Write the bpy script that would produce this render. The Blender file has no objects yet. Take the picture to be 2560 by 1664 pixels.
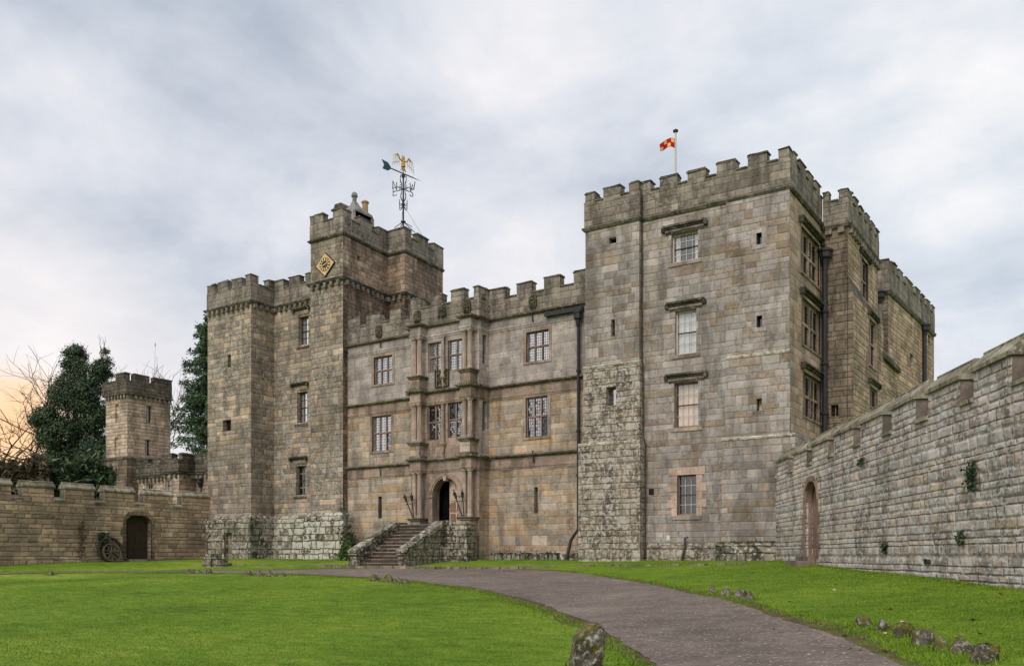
import bpy, math, random
import numpy as np
from mathutils import Vector

random.seed(7)
rng = np.random.default_rng(11)
sc = bpy.context.scene
COL = sc.collection

# ------------------------------------------------------------------ camera
# castle frame: X runs along the south front, Y into the building, eye at z = 0
FPX, PW, PH, U0, HZ = 2180.0, 2560.0, 1664.0, 1280.0, 1388.0
CA, SA = 0.83, 0.558
cam_d = bpy.data.cameras.new("camera")
cam = bpy.data.objects.new("camera", cam_d)
COL.objects.link(cam)
cam.location = (0, 0, 0)
cam.rotation_euler = (math.radians(90), 0, math.atan2(SA, CA))
cam_d.sensor_width = 36.0
cam_d.lens = 36.0 * FPX / PW
cam_d.shift_y = (HZ - PH / 2) / PW
cam_d.clip_start = 0.1
cam_d.clip_end = 3000.0
sc.camera = cam

# ------------------------------------------------------------------ light
SUN_DIR = Vector((0.08, -0.78, 0.58)).normalized()      # towards the sun behind the cloud
sun_el = math.asin(SUN_DIR.z)
sun_d = bpy.data.lights.new("sun", 'SUN')
sun_d.energy = 1.4
sun_d.angle = math.radians(32)
sun_d.color = (1.0, 0.95, 0.88)
sun = bpy.data.objects.new("sun", sun_d)
COL.objects.link(sun)
sun.rotation_euler = SUN_DIR.to_track_quat('Z', 'Y').to_euler()

sc.view_settings.view_transform = 'Standard'
sc.view_settings.look = 'None'
sc.view_settings.gamma = 1.0
sc.view_settings.exposure = 0.32
sc.render.film_transparent = False
sc.cycles.max_bounces = 6
sc.cycles.use_denoising = True


def srgb(r, g, b):
    f = lambda c: (c / 255 / 12.92) if c / 255 <= 0.04045 else ((c / 255 + 0.055) / 1.055) ** 2.4
    return (f(r), f(g), f(b), 1.0)


class NT:
    """small helper for writing node trees"""
    def __init__(s, tree):
        s.t = tree
        s.t.nodes.clear()

    def n(s, typ, props=None, **ins):
        nd = s.t.nodes.new(typ)
        for k, v in (props or {}).items():
            setattr(nd, k, v)
        for k, v in ins.items():
            key = int(k[1:]) if k[0] == 'i' and k[1:].isdigit() else k.replace('_', ' ')
            s.set(nd.inputs[key], v)
        return nd

    def set(s, sock, v):
        if isinstance(v, bpy.types.NodeSocket):
            s.t.links.new(v, sock)
        else:
            sock.default_value = v

    def m(s, op, a, b=0.0, c=0.0, clamp=False):
        nd = s.n('ShaderNodeMath', {'operation': op, 'use_clamp': clamp}, i0=a, i1=b, i2=c)
        return nd.outputs[0]

    def vm(s, op, a, b=(0, 0, 0)):
        return s.n('ShaderNodeVectorMath', {'operation': op}, i0=a, i1=b).outputs[0]

    def mix(s, f, a, b, mode='MIX'):
        nd = s.t.nodes.new('ShaderNodeMix')
        nd.data_type = 'RGBA'
        nd.blend_type = mode
        nd.clamp_factor = True
        s.set(nd.inputs[0], f)
        s.set(nd.inputs[6], a)
        s.set(nd.inputs[7], b)
        return nd.outputs[2]

    def ramp(s, f, stops, interp='LINEAR'):
        nd = s.t.nodes.new('ShaderNodeValToRGB')
        cr = nd.color_ramp
        cr.interpolation = interp
        while len(cr.elements) < len(stops):
            cr.elements.new(0.5)
        for e, (p, c) in zip(cr.elements, stops):
            e.position = p
            e.color = c if isinstance(c, tuple) else (c, c, c, 1)
        s.set(nd.inputs[0], f)
        return nd.outputs[0]

    def noise(s, vec, scale, detail=4.0, rough=0.55, dist=0.0, dim='3D'):
        nd = s.n('ShaderNodeTexNoise', {'noise_dimensions': dim})
        if dim == '1D':
            s.set(nd.inputs['W'], vec)
        else:
            s.set(nd.inputs['Vector'], vec)
        nd.inputs['Scale'].default_value = scale
        nd.inputs['Detail'].default_value = detail
        nd.inputs['Roughness'].default_value = rough
        nd.inputs['Distortion'].default_value = dist
        return nd.outputs[0]

    def step(s, v, lo, hi):
        nd = s.n('ShaderNodeMapRange', {'interpolation_type': 'SMOOTHSTEP'}, i0=v, i1=lo, i2=hi, i3=0.0, i4=1.0)
        return nd.outputs[0]


# ------------------------------------------------------------------ sky
world = bpy.data.worlds.new("World")
sc.world = world
world.use_nodes = True
T = NT(world.node_tree)
tc = T.n('ShaderNodeTexCoord').outputs['Generated']
sky = T.n('ShaderNodeTexSky', {'sky_type': 'NISHITA', 'sun_disc': False, 'sun_elevation': sun_el,
                               'sun_rotation': math.atan2(SUN_DIR.x, SUN_DIR.y)})
sx = T.n('ShaderNodeSeparateXYZ', None, i0=tc)
zc = T.m('MAXIMUM', sx.outputs[2], 0.0)
den = T.m('ADD', zc, 0.36)
px = T.m('DIVIDE', sx.outputs[0], den)
py = T.m('DIVIDE', sx.outputs[1], den)
cv = T.n('ShaderNodeCombineXYZ', None, i0=T.m('ADD', px, 2.2), i1=T.m('ADD', py, 0.6), i2=0.37).outputs[0]
n1 = T.noise(cv, 1.05, 6.0, 0.52, 0.35)
n2 = T.noise(T.vm('ADD', cv, (4.3, 1.7, 0)), 2.9, 9.0, 0.58, 0.3)
n3 = T.noise(T.vm('ADD', cv, (9.1, 5.2, 2.0)), 0.5, 3.0, 0.5, 0.0)
dens = T.m('ADD', T.m('MULTIPLY', n1, 0.58), T.m('MULTIPLY', n2, 0.42))
cloud = T.ramp(dens, [(0.38, srgb(164, 174, 188)), (0.45, srgb(188, 196, 206)), (0.51, srgb(206, 211, 218)), (0.59, srgb(230, 229, 230))])
cloud = T.mix(T.step(n3, 0.45, 0.62), cloud, T.mix(1.0, cloud, (1.01, 0.98, 0.98, 1), 'MULTIPLY'))
# break in the cloud low in the west, where the evening light comes through
glowdir = Vector((-1.045, 0.50, 0.135)).normalized()
dp = T.n('ShaderNodeVectorMath', {'operation': 'DOT_PRODUCT'}, i0=tc, i1=tuple(glowdir)).outputs['Value']
g1 = T.step(T.m('ADD', dp, T.m('MULTIPLY', T.m('SUBTRACT', n2, 0.5), 0.008)), 0.9962, 1.0004)
cloud = T.mix(T.m('MULTIPLY', T.step(dp, 0.965, 0.999), 0.45), cloud, srgb(250, 238, 232))
cloud = T.mix(T.m('MULTIPLY', g1, 0.9), cloud, srgb(255, 200, 135))
cloud10 = T.n('ShaderNodeVectorMath', {'operation': 'SCALE'}, i0=cloud)
cloud10.inputs['Scale'].default_value = 10.0
cover = T.m('ADD', 0.93, T.m('MULTIPLY', n3, 0.06))
skymix = T.mix(cover, sky.outputs[0], cloud10.outputs[0])
bg = T.n('ShaderNodeBackground', None, Color=skymix, Strength=0.1)
T.n('ShaderNodeOutputWorld', None, Surface=bg.outputs[0])


# ------------------------------------------------------------------ materials
def new_mat(name):
    m = bpy.data.materials.new(name)
    m.use_nodes = True
    return m, NT(m.node_tree)


def finish(T, color, rough=0.9, bump=None, bdist=0.02, bstr=1.0, spec=0.25, **kw):
    p = T.n('ShaderNodeBsdfPrincipled')
    T.set(p.inputs['Base Color'], color)
    T.set(p.inputs['Roughness'], rough)
    T.set(p.inputs['Specular IOR Level'], spec)
    for k, v in kw.items():
        T.set(p.inputs[k.replace('_', ' ')], v)
    if bump is not None:
        b = T.n('ShaderNodeBump', None, Height=bump)
        b.inputs['Distance'].default_value = bdist
        b.inputs['Strength'].default_value = bstr
        T.t.links.new(b.outputs[0], p.inputs['Normal'])
    T.n('ShaderNodeOutputMaterial', None, Surface=p.outputs[0])


def masonry(name, bw, bh, pal, mortar, mw=0.012, lich=0.35, lcol=(180, 174, 162), moss=0.2, mosscol=(70, 68, 50),
            dark=0.3, rubble=0.25, bump=0.02, seed=0.0, vary=0.34, mstr=0.75, patch=(0.35, 0.6), fine=0.3, tint=(1.08, 1.05, 1.06), lime=None, speck=0.0, aniso=None):
    """coursed stone: every block its own tone, worn arrises, lichen, algae and soot with shapes of their own"""
    m, T = new_mat(name)
    uv = T.n('ShaderNodeTexCoord')
    oc = T.vm('ADD', uv.outputs['Object'], (seed * 7.3, seed * 3.1, seed * 1.7))
    if aniso:
        # bedded stone: the figure of the rock runs with the courses
        mp = T.n('ShaderNodeMapping', None, Vector=uv.outputs['UV'])
        mp.inputs['Scale'].default_value = (aniso, 1, 1)
        mp.inputs['Location'].default_value = (seed * 7.3, seed * 3.1, seed * 1.7)
        oc = mp.outputs[0]
    dn = T.n('ShaderNodeTexNoise')
    T.set(dn.inputs['Vector'], oc)
    dn.inputs['Scale'].default_value = 2.2
    dn.inputs['Detail'].default_value = 3.0
    d2 = T.vm('SUBTRACT', dn.outputs['Color'], (0.5, 0.5, 0.5))
    sc2 = T.n('ShaderNodeVectorMath', {'operation': 'SCALE'}, i0=d2)
    sc2.inputs['Scale'].default_value = rubble * bh
    uvd = T.vm('ADD', uv.outputs['UV'], sc2.outputs[0])
    sp = T.n('ShaderNodeSeparateXYZ', None, i0=uvd)
    u, v = sp.outputs[0], T.m('ADD', sp.outputs[1], 40.0 + seed * 3.77)
    wv = T.noise(v, 0.55 / bh, 1.0, 0.5, 0, '1D')
    v2 = T.m('ADD', T.m('DIVIDE', v, bh), T.m('MULTIPLY', wv, 1.1))
    row = T.m('FLOOR', v2)
    fv = T.m('FRACT', v2)
    wn = T.n('ShaderNodeTexWhiteNoise', {'noise_dimensions': '1D'}, W=T.m('ADD', row, seed * 13.0))
    rs = T.n('ShaderNodeSeparateColor', None, i0=wn.outputs['Color'])
    bwr = T.m('MULTIPLY', T.m('ADD', T.m('MULTIPLY', rs.outputs[0], 0.75), 0.65), bw)
    uu = T.m('ADD', T.m('DIVIDE', u, bwr), T.m('ADD', T.m('MULTIPLY', rs.outputs[1], 37.0), 100.0))
    uu = T.m('ADD', uu, T.m('MULTIPLY', T.m('SINE', T.m('ADD', T.m('MULTIPLY', uu, 2.35), T.m('MULTIPLY', rs.outputs[2], 20.0))), 0.27))
    colx = T.m('FLOOR', uu)
    fu = T.m('FRACT', uu)
    eu = T.m('MULTIPLY', T.m('MINIMUM', fu, T.m('SUBTRACT', 1.0, fu)), bwr)
    ev = T.m('MULTIPLY', T.m('MINIMUM', fv, T.m('SUBTRACT', 1.0, fv)), bh)
    ed = T.m('MINIMUM', eu, ev)
    edn = T.m('ADD', ed, T.m('MULTIPLY', T.m('SUBTRACT', T.noise(oc, 9.0, 3.0), 0.5), mw * 2.2))
    joint = T.m('SUBTRACT', 1.0, T.step(edn, mw * 0.35, mw * 1.5))
    cid = T.n('ShaderNodeCombineXYZ', None, i0=colx, i1=row, i2=seed)
    wb = T.n('ShaderNodeTexWhiteNoise', {'noise_dimensions': '3D'}, Vector=cid.outputs[0])
    bs = T.n('ShaderNodeSeparateColor', None, i0=wb.outputs['Color'])
    big = T.noise(oc, 0.28, 3.0, 0.5)
    med = T.noise(oc, 1.3, 6.0, 0.62, 0.4)
    fin = T.noise(oc, 11.0, 6.0, 0.68)
    grain = T.noise(oc, 42.0, 3.0, 0.6)
    # tone of the block drifts with the bed it came from
    pick = T.m('ADD', T.m('MULTIPLY', bs.outputs[0], 0.72), T.m('MULTIPLY', big, 0.56), 0)
    pick = T.m('SUBTRACT', pick, 0.14, clamp=True)
    n = len(pal)
    base = T.ramp(pick, [((i + 0.5) / n, srgb(*c)) for i, c in enumerate(pal)])
    val = T.m('ADD', 1.0 - vary / 2 - fine * 0.5, T.m('ADD', T.m('MULTIPLY', bs.outputs[1], vary), T.m('MULTIPLY', fin, fine)))
    val = T.m('MULTIPLY', val, T.m('ADD', 0.34, T.m('MULTIPLY', T.noise(T.vm('ADD', oc, (1, 41, 5)), 3.2, 9.0, 0.8), 1.34)))
    wide = T.noise(T.vm('ADD', oc, (21, 4, 35)), 0.55, 5.0, 0.65, 0.5)
    val = T.m('MULTIPLY', val, T.m('ADD', 0.36, T.m('MULTIPLY', wide, 1.3)))
    pale = T.step(bs.outputs[1], 0.93, 0.99)
    val = T.m('ADD', val, T.m('MULTIPLY', pale, 0.14))
    vc = T.n('ShaderNodeCombineXYZ', None, i0=val, i1=val, i2=val).outputs[0]
    c = T.mix(1.0, base, vc, 'MULTIPLY')
    pit = T.m('MULTIPLY', T.step(T.noise(T.vm('ADD', oc, (61, 3, 8)), 7.5, 8.0, 0.8), 0.535, 0.62), T.step(T.noise(T.vm('ADD', oc, (9, 71, 2)), 0.7, 4.0, 0.6), 0.38, 0.6))
    c = T.mix(T.m('MULTIPLY', pit, 0.6), c, srgb(62, 55, 46))
    # vertical streaks of soot and algae, patchy
    so = T.n('ShaderNodeMapping', None, Vector=oc)
    so.inputs['Scale'].default_value = (1.0, 0.3 if aniso else 1.0, 0.22)
    streak = T.noise(so.outputs[0], 1.7, 5.0, 0.6, 0.3)
    dk = T.m('MULTIPLY', T.step(streak, 0.46, 0.62), T.m('MINIMUM', dark * 1.25, 0.9))
    c = T.mix(dk, c, srgb(52, 48, 40))
    ms = T.m('MULTIPLY', T.step(T.noise(T.vm('ADD', oc, (31, 7, 3)), 0.9, 6.0, 0.65), 0.47, 0.62), moss)
    c = T.mix(ms, c, srgb(*mosscol))
    # joints
    jv = T.m('ADD', 0.3, T.m('MULTIPLY', T.step(T.noise(T.vm('ADD', oc, (51, 14, 25)), 1.9, 5.0, 0.6), 0.42, 0.58), 0.7))
    c = T.mix(T.m('MULTIPLY', T.m('MULTIPLY', joint, jv), mstr), c, srgb(*mortar))
    # lichen spots gathered in patches
    lp = T.step(T.noise(T.vm('ADD', oc, (3, 17, 9)), 0.42, 4.0, 0.6), patch[0], patch[1])
    l1 = T.noise(T.vm('ADD', oc, (5, 2, 13)), 6.5, 8.0, 0.78, 0.2)
    l2 = T.noise(T.vm('ADD', oc, (15, 22, 3)), 2.3, 9.0, 0.78, 0.2)
    ls = T.m('MAXIMUM', T.step(l1, 0.525 - speck, 0.6 - speck), T.m('MULTIPLY', T.step(l2, 0.535 - speck, 0.6 - speck), 0.85))
    lf = T.m('MULTIPLY', T.m('MULTIPLY', ls, lp), lich, clamp=True)
    c = T.mix(lf, c, srgb(*lcol))
    if tint:
        c = T.mix(1.0, c, tuple(tint) + (1,), 'MULTIPLY')
    if lime:
        # old limewash left on some blocks between lime[0] and lime[1] along the wall
        xs_ = T.n('ShaderNodeSeparateXYZ', None, i0=uv.outputs['Object']).outputs[0]
        lm = T.m('MULTIPLY', T.m('MULTIPLY', T.m('LESS_THAN', xs_, -33.3), 1.0), T.step(T.m('ADD', xs_, T.m('MULTIPLY', T.m('SUBTRACT', med, 0.5), 2.5)), lime[0], lime[1]))
        lm = T.m('MULTIPLY', lm, T.step(T.m('ADD', bs.outputs[2], T.m('MULTIPLY', big, 0.4)), 0.42, 0.5))
        lm = T.m('MULTIPLY', lm, T.m('SUBTRACT', 1.0, T.m('MULTIPLY', joint, 0.9)))
        lm = T.m('MULTIPLY', lm, T.step(T.noise(T.vm('ADD', oc, (2, 9, 4)), 3.0, 7.0, 0.7), 0.42, 0.5))
        c = T.mix(T.m('MULTIPLY', lm, 0.85), c, srgb(204, 200, 184))
    # relief: rounded arrises, blocks that stand a little proud, rough faces
    h = T.m('ADD', T.m('MULTIPLY', T.step(edn, 0.0, 0.05), 0.8), T.m('MULTIPLY', bs.outputs[2], 0.55))
    h = T.m('ADD', h, T.m('ADD', T.m('MULTIPLY', med, 0.8), T.m('ADD', T.m('MULTIPLY', fin, 0.5), T.m('MULTIPLY', grain, 0.15))))
    finish(T, c, 0.92, h, bump * 1.5, 1.0, 0.2)
    return m


MAT = {}
MAT['ledge'] = masonry('lichen whitened ledge', 0.5, 0.4, [(150, 142, 126), (170, 162, 146), (160, 152, 136)], (90, 84, 72), lich=0.9, lcol=(208, 203, 188),
                       moss=0.3, mosscol=(100, 98, 66), dark=0.3, seed=41, rubble=0.3, bump=0.02, patch=(0.1, 0.3), speck=0.02)
MAT['tower_stone'] = masonry('weathered grey brown stone', 0.52, 0.29,
    [(112, 103, 92), (132, 122, 110), (142, 131, 116), (150, 141, 129), (136, 122, 104), (172, 152, 130), (184, 164, 142)],
    (96, 88, 78), lich=0.7, lcol=(190, 184, 172), moss=0.3, dark=0.3, seed=1, rubble=0.3, patch=(0.3, 0.6))
MAT['clock_stone'] = masonry('reddish brown rubble stone', 0.42, 0.24,
    [(96, 78, 66), (118, 96, 80), (134, 108, 90), (140, 118, 98), (110, 100, 90), (162, 134, 112)],
    (78, 68, 60), lich=0.3, moss=0.15, dark=0.6, seed=2, rubble=0.4, mw=0.016)
MAT['hall_stone'] = masonry('pale grey ashlar', 0.62, 0.3,
    [(144, 136, 132), (158, 149, 144), (168, 158, 151), (152, 143, 137), (176, 166, 156), (164, 150, 139)],
    (124, 116, 110), lich=0.25, moss=0.15, dark=0.3, seed=3, rubble=0.1, bump=0.008, mw=0.008, mstr=0.55, vary=0.22)
MAT['hall_tan'] = masonry('tan and grey ashlar', 0.62, 0.31,
    [(134, 127, 120), (172, 157, 139), (176, 148, 114), (152, 142, 130), (182, 166, 148), (160, 134, 106), (140, 132, 125)],
    (132, 120, 108), lich=0.4, moss=0.2, dark=0.35, seed=4, rubble=0.13, bump=0.012, mw=0.011, vary=0.24)
MAT['great_stone'] = masonry('grey ashlar with brown blocks', 0.5, 0.29,
    [(132, 126, 121), (150, 144, 139), (158, 150, 144), (140, 124, 106), (152, 145, 139), (164, 155, 147), (128, 111, 94)],
    (112, 104, 96), lich=0.5, moss=0.18, dark=0.3, seed=5, rubble=0.16, bump=0.014, patch=(0.42, 0.66))
MAT['buttress_stone'] = masonry('lichened rubble stone', 0.46, 0.28,
    [(122, 114, 104), (140, 131, 118), (152, 142, 128), (132, 115, 96), (160, 150, 134)],
    (86, 80, 70), lich=0.95, lcol=(186, 179, 167), moss=0.25, dark=0.5, seed=6, rubble=0.4, bump=0.035, mw=0.018, patch=(0.2, 0.42), speck=0.02)
MAT['clock_upper'] = masonry('tan brown rubble stone', 0.5, 0.27,
    [(128, 108, 92), (152, 130, 110), (168, 146, 124), (142, 118, 98), (178, 158, 136), (120, 100, 86)],
    (84, 72, 62), lich=0.2, moss=0.12, dark=0.5, seed=31, rubble=0.35, mw=0.015)
MAT['east_stone'] = masonry('pinkish tan ashlar', 0.6, 0.3,
    [(146, 128, 112), (176, 154, 134), (186, 164, 144), (166, 140, 114), (156, 140, 126), (178, 150, 124)],
    (120, 104, 90), lich=0.25, moss=0.12, dark=0.3, seed=32, rubble=0.14, bump=0.012)
MAT['cornice'] = masonry('mossy cornice stone', 0.9, 0.5,
    [(96, 88, 78), (118, 108, 96), (130, 120, 106)], (66, 60, 50), lich=0.45, lcol=(190, 184, 166), moss=0.45, mosscol=(82, 86, 40), dark=0.5,
    seed=33, rubble=0.1, bump=0.015)
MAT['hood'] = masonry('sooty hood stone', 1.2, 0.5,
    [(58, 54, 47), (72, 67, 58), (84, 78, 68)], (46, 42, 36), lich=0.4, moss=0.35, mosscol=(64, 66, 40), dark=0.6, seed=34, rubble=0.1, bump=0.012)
MAT['column_stone'] = masonry('smooth column stone', 6.0, 5.0,
    [(158, 140, 126), (172, 154, 138), (164, 146, 132)], (140, 124, 110), lich=0.15, moss=0.25, mosscol=(108, 104, 84), dark=0.3, seed=35, rubble=0.05, bump=0.006, mw=0.003, mstr=0.2)
MAT['merlon_end'] = masonry('brown dressed merlon stone', 3.0, 3.0,
    [(106, 96, 87), (120, 108, 98), (113, 102, 93)], (90, 78, 68), lich=0.5, moss=0.2, dark=0.4, seed=36, rubble=0.1, bump=0.012, mw=0.004, mstr=0.3, speck=0.0)
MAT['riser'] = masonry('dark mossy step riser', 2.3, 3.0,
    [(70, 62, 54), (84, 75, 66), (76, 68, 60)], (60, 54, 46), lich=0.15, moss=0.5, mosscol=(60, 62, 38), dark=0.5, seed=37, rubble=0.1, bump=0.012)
MAT['rear_stone'] = masonry('warm tan rubble stone', 0.6, 0.22,  # warm stone for east faces, palette also paled in place of eastern light
    [(152, 131, 110), (186, 162, 136), (200, 177, 150), (172, 150, 126), (196, 167, 137), (160, 146, 129)],
    (98, 84, 70), lich=0.15, moss=0.1, dark=0.35, seed=7, rubble=0.35, bump=0.03, mw=0.016, aniso=0.5)
MAT['rear_grey'] = masonry('grey brown rubble stone', 0.5, 0.26,
    [(108, 96, 83), (126, 112, 96), (138, 124, 108), (122, 106, 88), (146, 132, 116)],
    (80, 72, 62), lich=0.15, moss=0.2, dark=0.5, seed=8, rubble=0.35, bump=0.025)
MAT['parapet_stone'] = masonry('weathered parapet stone', 0.58, 0.3,
    [(110, 102, 93), (128, 120, 110), (138, 129, 117), (144, 134, 121), (122, 114, 104)],
    (84, 79, 70), lich=0.45, moss=0.35, dark=0.45, seed=9, rubble=0.16, bump=0.016)
MAT['coping'] = masonry('dark mossy coping stone', 0.8, 0.4,
    [(78, 74, 66), (98, 92, 82), (110, 103, 92), (90, 86, 74)],
    (62, 57, 48), lich=0.45, moss=0.5, mosscol=(66, 68, 42), dark=0.6, seed=10, rubble=0.1, bump=0.015)
MAT['curtain_right'] = masonry('grey lichened curtain wall stone', 0.4, 0.175,
    [(148, 139, 131), (174, 165, 157), (184, 175, 167), (160, 149, 138), (190, 172, 150), (174, 165, 158)],
    (84, 76, 68), lich=0.7, lcol=(208, 205, 196), moss=0.2, mosscol=(96, 92, 66), dark=0.4, seed=11, rubble=0.28, bump=0.026, mw=0.012, patch=(0.25, 0.5), vary=0.38, speck=0.015, mstr=0.75, aniso=0.7, tint=(1.08, 1.05, 1.10))
MAT['curtain_left'] = masonry('brown rubble curtain wall stone', 0.6, 0.23,
    [(140, 121, 102), (170, 147, 124), (183, 160, 134), (153, 135, 116), (192, 171, 146)],
    (82, 72, 60), lich=0.25, moss=0.12, dark=0.3, seed=12, rubble=0.3, bump=0.03, mw=0.016, aniso=0.5)
MAT['plinth'] = masonry('limewashed mossy plinth stone', 0.62, 0.36,
    [(110, 104, 92), (140, 134, 118), (124, 116, 102), (150, 146, 130)],
    (52, 46, 38), lich=1.0, lcol=(200, 196, 182), moss=0.5, mosscol=(66, 64, 44), dark=0.65, seed=13, rubble=0.4, bump=0.05, mw=0.026, patch=(0.34, 0.5), lime=(-40.6, -39.4))
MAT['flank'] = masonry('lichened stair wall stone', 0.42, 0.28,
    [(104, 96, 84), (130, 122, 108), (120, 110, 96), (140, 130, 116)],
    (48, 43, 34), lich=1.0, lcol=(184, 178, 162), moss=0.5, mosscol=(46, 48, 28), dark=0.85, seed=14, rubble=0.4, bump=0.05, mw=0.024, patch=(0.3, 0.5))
MAT['turret_stone'] = masonry('pinkish tan turret stone', 0.55, 0.26,
    [(152, 134, 116), (180, 160, 140), (194, 174, 154), (168, 148, 130), (184, 160, 134)],
    (98, 86, 74), lich=0.2, moss=0.15, dark=0.35, seed=15, rubble=0.3, bump=0.03)
MAT['turret_dark'] = masonry('blackened turret parapet stone', 0.5, 0.26,
    [(78, 72, 64), (94, 86, 76), (106, 98, 86)], (58, 54, 48), lich=0.3, moss=0.3, dark=0.6, seed=16, rubble=0.3, bump=0.03)
MAT['dressing'] = masonry('pinkish dressed stone', 0.9, 0.42,
    [(146, 126, 112), (160, 140, 124), (154, 136, 122), (140, 126, 114)], (120, 106, 94), lich=0.12, moss=0.15, dark=0.4,
    seed=17, rubble=0.08, bump=0.008, mw=0.006, mstr=0.4)
MAT['redstone'] = masonry('red brown window stone', 1.2, 0.7,
    [(128, 106, 95), (144, 120, 108), (136, 113, 102)], (104, 80, 70), lich=0.05, moss=0.05, dark=0.3, seed=18, rubble=0.05, bump=0.006, mw=0.005, mstr=0.3)
MAT['pinkstone'] = masonry('pale pink surround stone', 0.5, 0.36,
    [(178, 156, 140), (188, 166, 150), (172, 150, 136)], (150, 124, 106), lich=0.08, moss=0.04, dark=0.15, seed=19, rubble=0.05, bump=0.006, mw=0.006, mstr=0.5)
MAT['step_stone'] = masonry('worn step stone', 1.3, 0.6,
    [(112, 100, 90), (132, 118, 106), (124, 112, 98)], (80, 72, 62), lich=0.25, moss=0.35, dark=0.4, seed=20, rubble=0.1, bump=0.012)
MAT['boulder'] = masonry('mossy field stone', 3.0, 3.0,
    [(108, 100, 88), (126, 118, 106), (98, 92, 80)], (90, 82, 70), lich=0.9, lcol=(190, 184, 168), moss=0.85, mosscol=(96, 92, 24), dark=0.6,
    seed=21, rubble=0.3, bump=0.03, mw=0.001, mstr=0.0, patch=(0.4, 0.6), fine=0.5)
MAT['carving'] = masonry('dark carved stone', 2.0, 2.0, [(70, 68, 54), (88, 84, 68), (78, 76, 60)], (60, 56, 46), lich=0.3, moss=0.5,
    mosscol=(60, 64, 36), dark=0.5, seed=22, rubble=0.1, bump=0.03, mw=0.001, mstr=0.0)
MAT['boulder'] = None
MAT['kerb'] = masonry('worn kerb stone', 1.1, 3.0, [(128, 116, 100), (146, 132, 112), (118, 108, 92)], (70, 62, 48), lich=0.3, moss=0.4,
    dark=0.4, seed=23, rubble=0.1, bump=0.02)


def rockmat(name):
    m, T = new_mat(name)
    oc = T.n('ShaderNodeTexCoord').outputs['Object']
    nrm = T.n('ShaderNodeSeparateXYZ', None, i0=T.n('ShaderNodeNewGeometry').outputs['Normal']).outputs[2]
    a = T.noise(oc, 5.0, 8.0, 0.7)
    b = T.noise(T.vm('ADD', oc, (3, 8, 1)), 16.0, 7.0, 0.72)
    c = T.ramp(a, [(0.34, srgb(48, 43, 36)), (0.48, srgb(86, 79, 70)), (0.62, srgb(124, 115, 102))])
    c = T.mix(T.m('MULTIPLY', T.step(b, 0.5, 0.6), 0.75), c, srgb(186, 180, 166))
    crack = T.step(T.noise(T.vm('ADD', oc, (7, 2, 9)), 9.0, 8.0, 0.75), 0.56, 0.66)
    c = T.mix(T.m('MULTIPLY', crack, 0.85), c, srgb(44, 40, 30))
    mo = T.step(T.m('ADD', T.noise(T.vm('ADD', oc, (13, 5, 2)), 4.0, 7.0, 0.7), T.m('MULTIPLY', nrm, 0.06)), 0.5, 0.6)
    c = T.mix(T.m('MULTIPLY', mo, 0.8), c, T.ramp(b, [(0.35, srgb(70, 72, 26)), (0.65, srgb(128, 120, 40))]))
    finish(T, c, 0.92, T.m('ADD', a, T.m('MULTIPLY', b, 0.4)), 0.06, 1.0, 0.15)
    return m


def plain(name, col, rough=0.6, nscale=9.0, var=0.3, spec=0.3, bump=0.004, metallic=0.0, bands=None):
    m, T = new_mat(name)
    oc = T.n('ShaderNodeTexCoord').outputs['Object']
    if bands:
        mp = T.n('ShaderNodeMapping', None, Vector=oc)
        mp.inputs['Scale'].default_value = bands
        oc = mp.outputs[0]
    nz = T.noise(oc, nscale, 6.0, 0.65)
    a = srgb(*[max(0, min(255, c * (1 - var))) for c in col])
    b = srgb(*[max(0, min(255, c * (1 + var))) for c in col])
    finish(T, T.ramp(nz, [(0.3, a), (0.7, b)]), rough, nz, bump, 1.0, spec, Metallic=metallic)
    return m


MAT['boulder'] = rockmat('mossy lichened field stone')
MAT['iron'] = plain('black iron', (44, 44, 46), 0.5, 14, 0.3)
MAT['pipe'] = plain('grey painted downpipe', (66, 62, 64), 0.55, 5, 0.3)
MAT['lead'] = plain('grey lead sheet', (124, 118, 115), 0.55, 3, 0.22)
MAT['gold'] = plain('gilded metal', (180, 138, 62), 0.35, 12, 0.15, 0.5, 0.004, 0.6)
MAT['clockgold'] = plain('gilded clock board', (206, 172, 120), 0.5, 12, 0.14)
MAT['clockblack'] = plain('black clock ring', (28, 28, 34), 0.5, 12, 0.2)
MAT['copper'] = plain('green copper sheet', (46, 74, 78), 0.6, 8, 0.25)
MAT['oldwood'] = plain('weathered oak door', (126, 96, 78), 0.75, 5, 0.35, 0.2, 0.01, 0, (6, 6, 0.6))
MAT['paledoor'] = plain('worn pale oak', (178, 158, 142), 0.75, 5, 0.3, 0.2, 0.01, 0, (6, 6, 0.6))
MAT['darkwood'] = plain('dark oak door', (58, 48, 38), 0.8, 5, 0.4, 0.2, 0.012, 0, (6, 6, 0.6))
MAT['wheelwood'] = plain('grey weathered wheel wood', (84, 74, 64), 0.85, 8, 0.4, 0.2, 0.01)
MAT['wheeldark'] = plain('dark weathered wheel wood', (58, 50, 42), 0.85, 8, 0.4, 0.2, 0.01)
MAT['white_paint'] = plain('cream painted sash', (196, 186, 174), 0.55, 8, 0.08)
MAT['brown_paint'] = plain('brown sash rail', (70, 58, 50), 0.55, 8, 0.2)
MAT['came'] = plain('lead came', (64, 62, 62), 0.6, 8, 0.15)
MAT['curtain'] = plain('white curtain cloth', (226, 224, 222), 0.9, 3, 0.06, 0.1)
MAT['warm_reflection'] = plain('painted cloud reflection', (236, 206, 180), 0.9, 0.9, 0.1, 0.1)  # warm cream stands in for a sunlit cloud mirrored in the sash
MAT['black'] = plain('painted interior shade', (16, 15, 15), 0.9, 3, 0.2, 0.05)  # near-black colour paints the shade inside rooms, recesses and gaps
MAT['potclay'] = plain('buff chimney pot', (170, 134, 98), 0.8, 6, 0.12)
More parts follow.
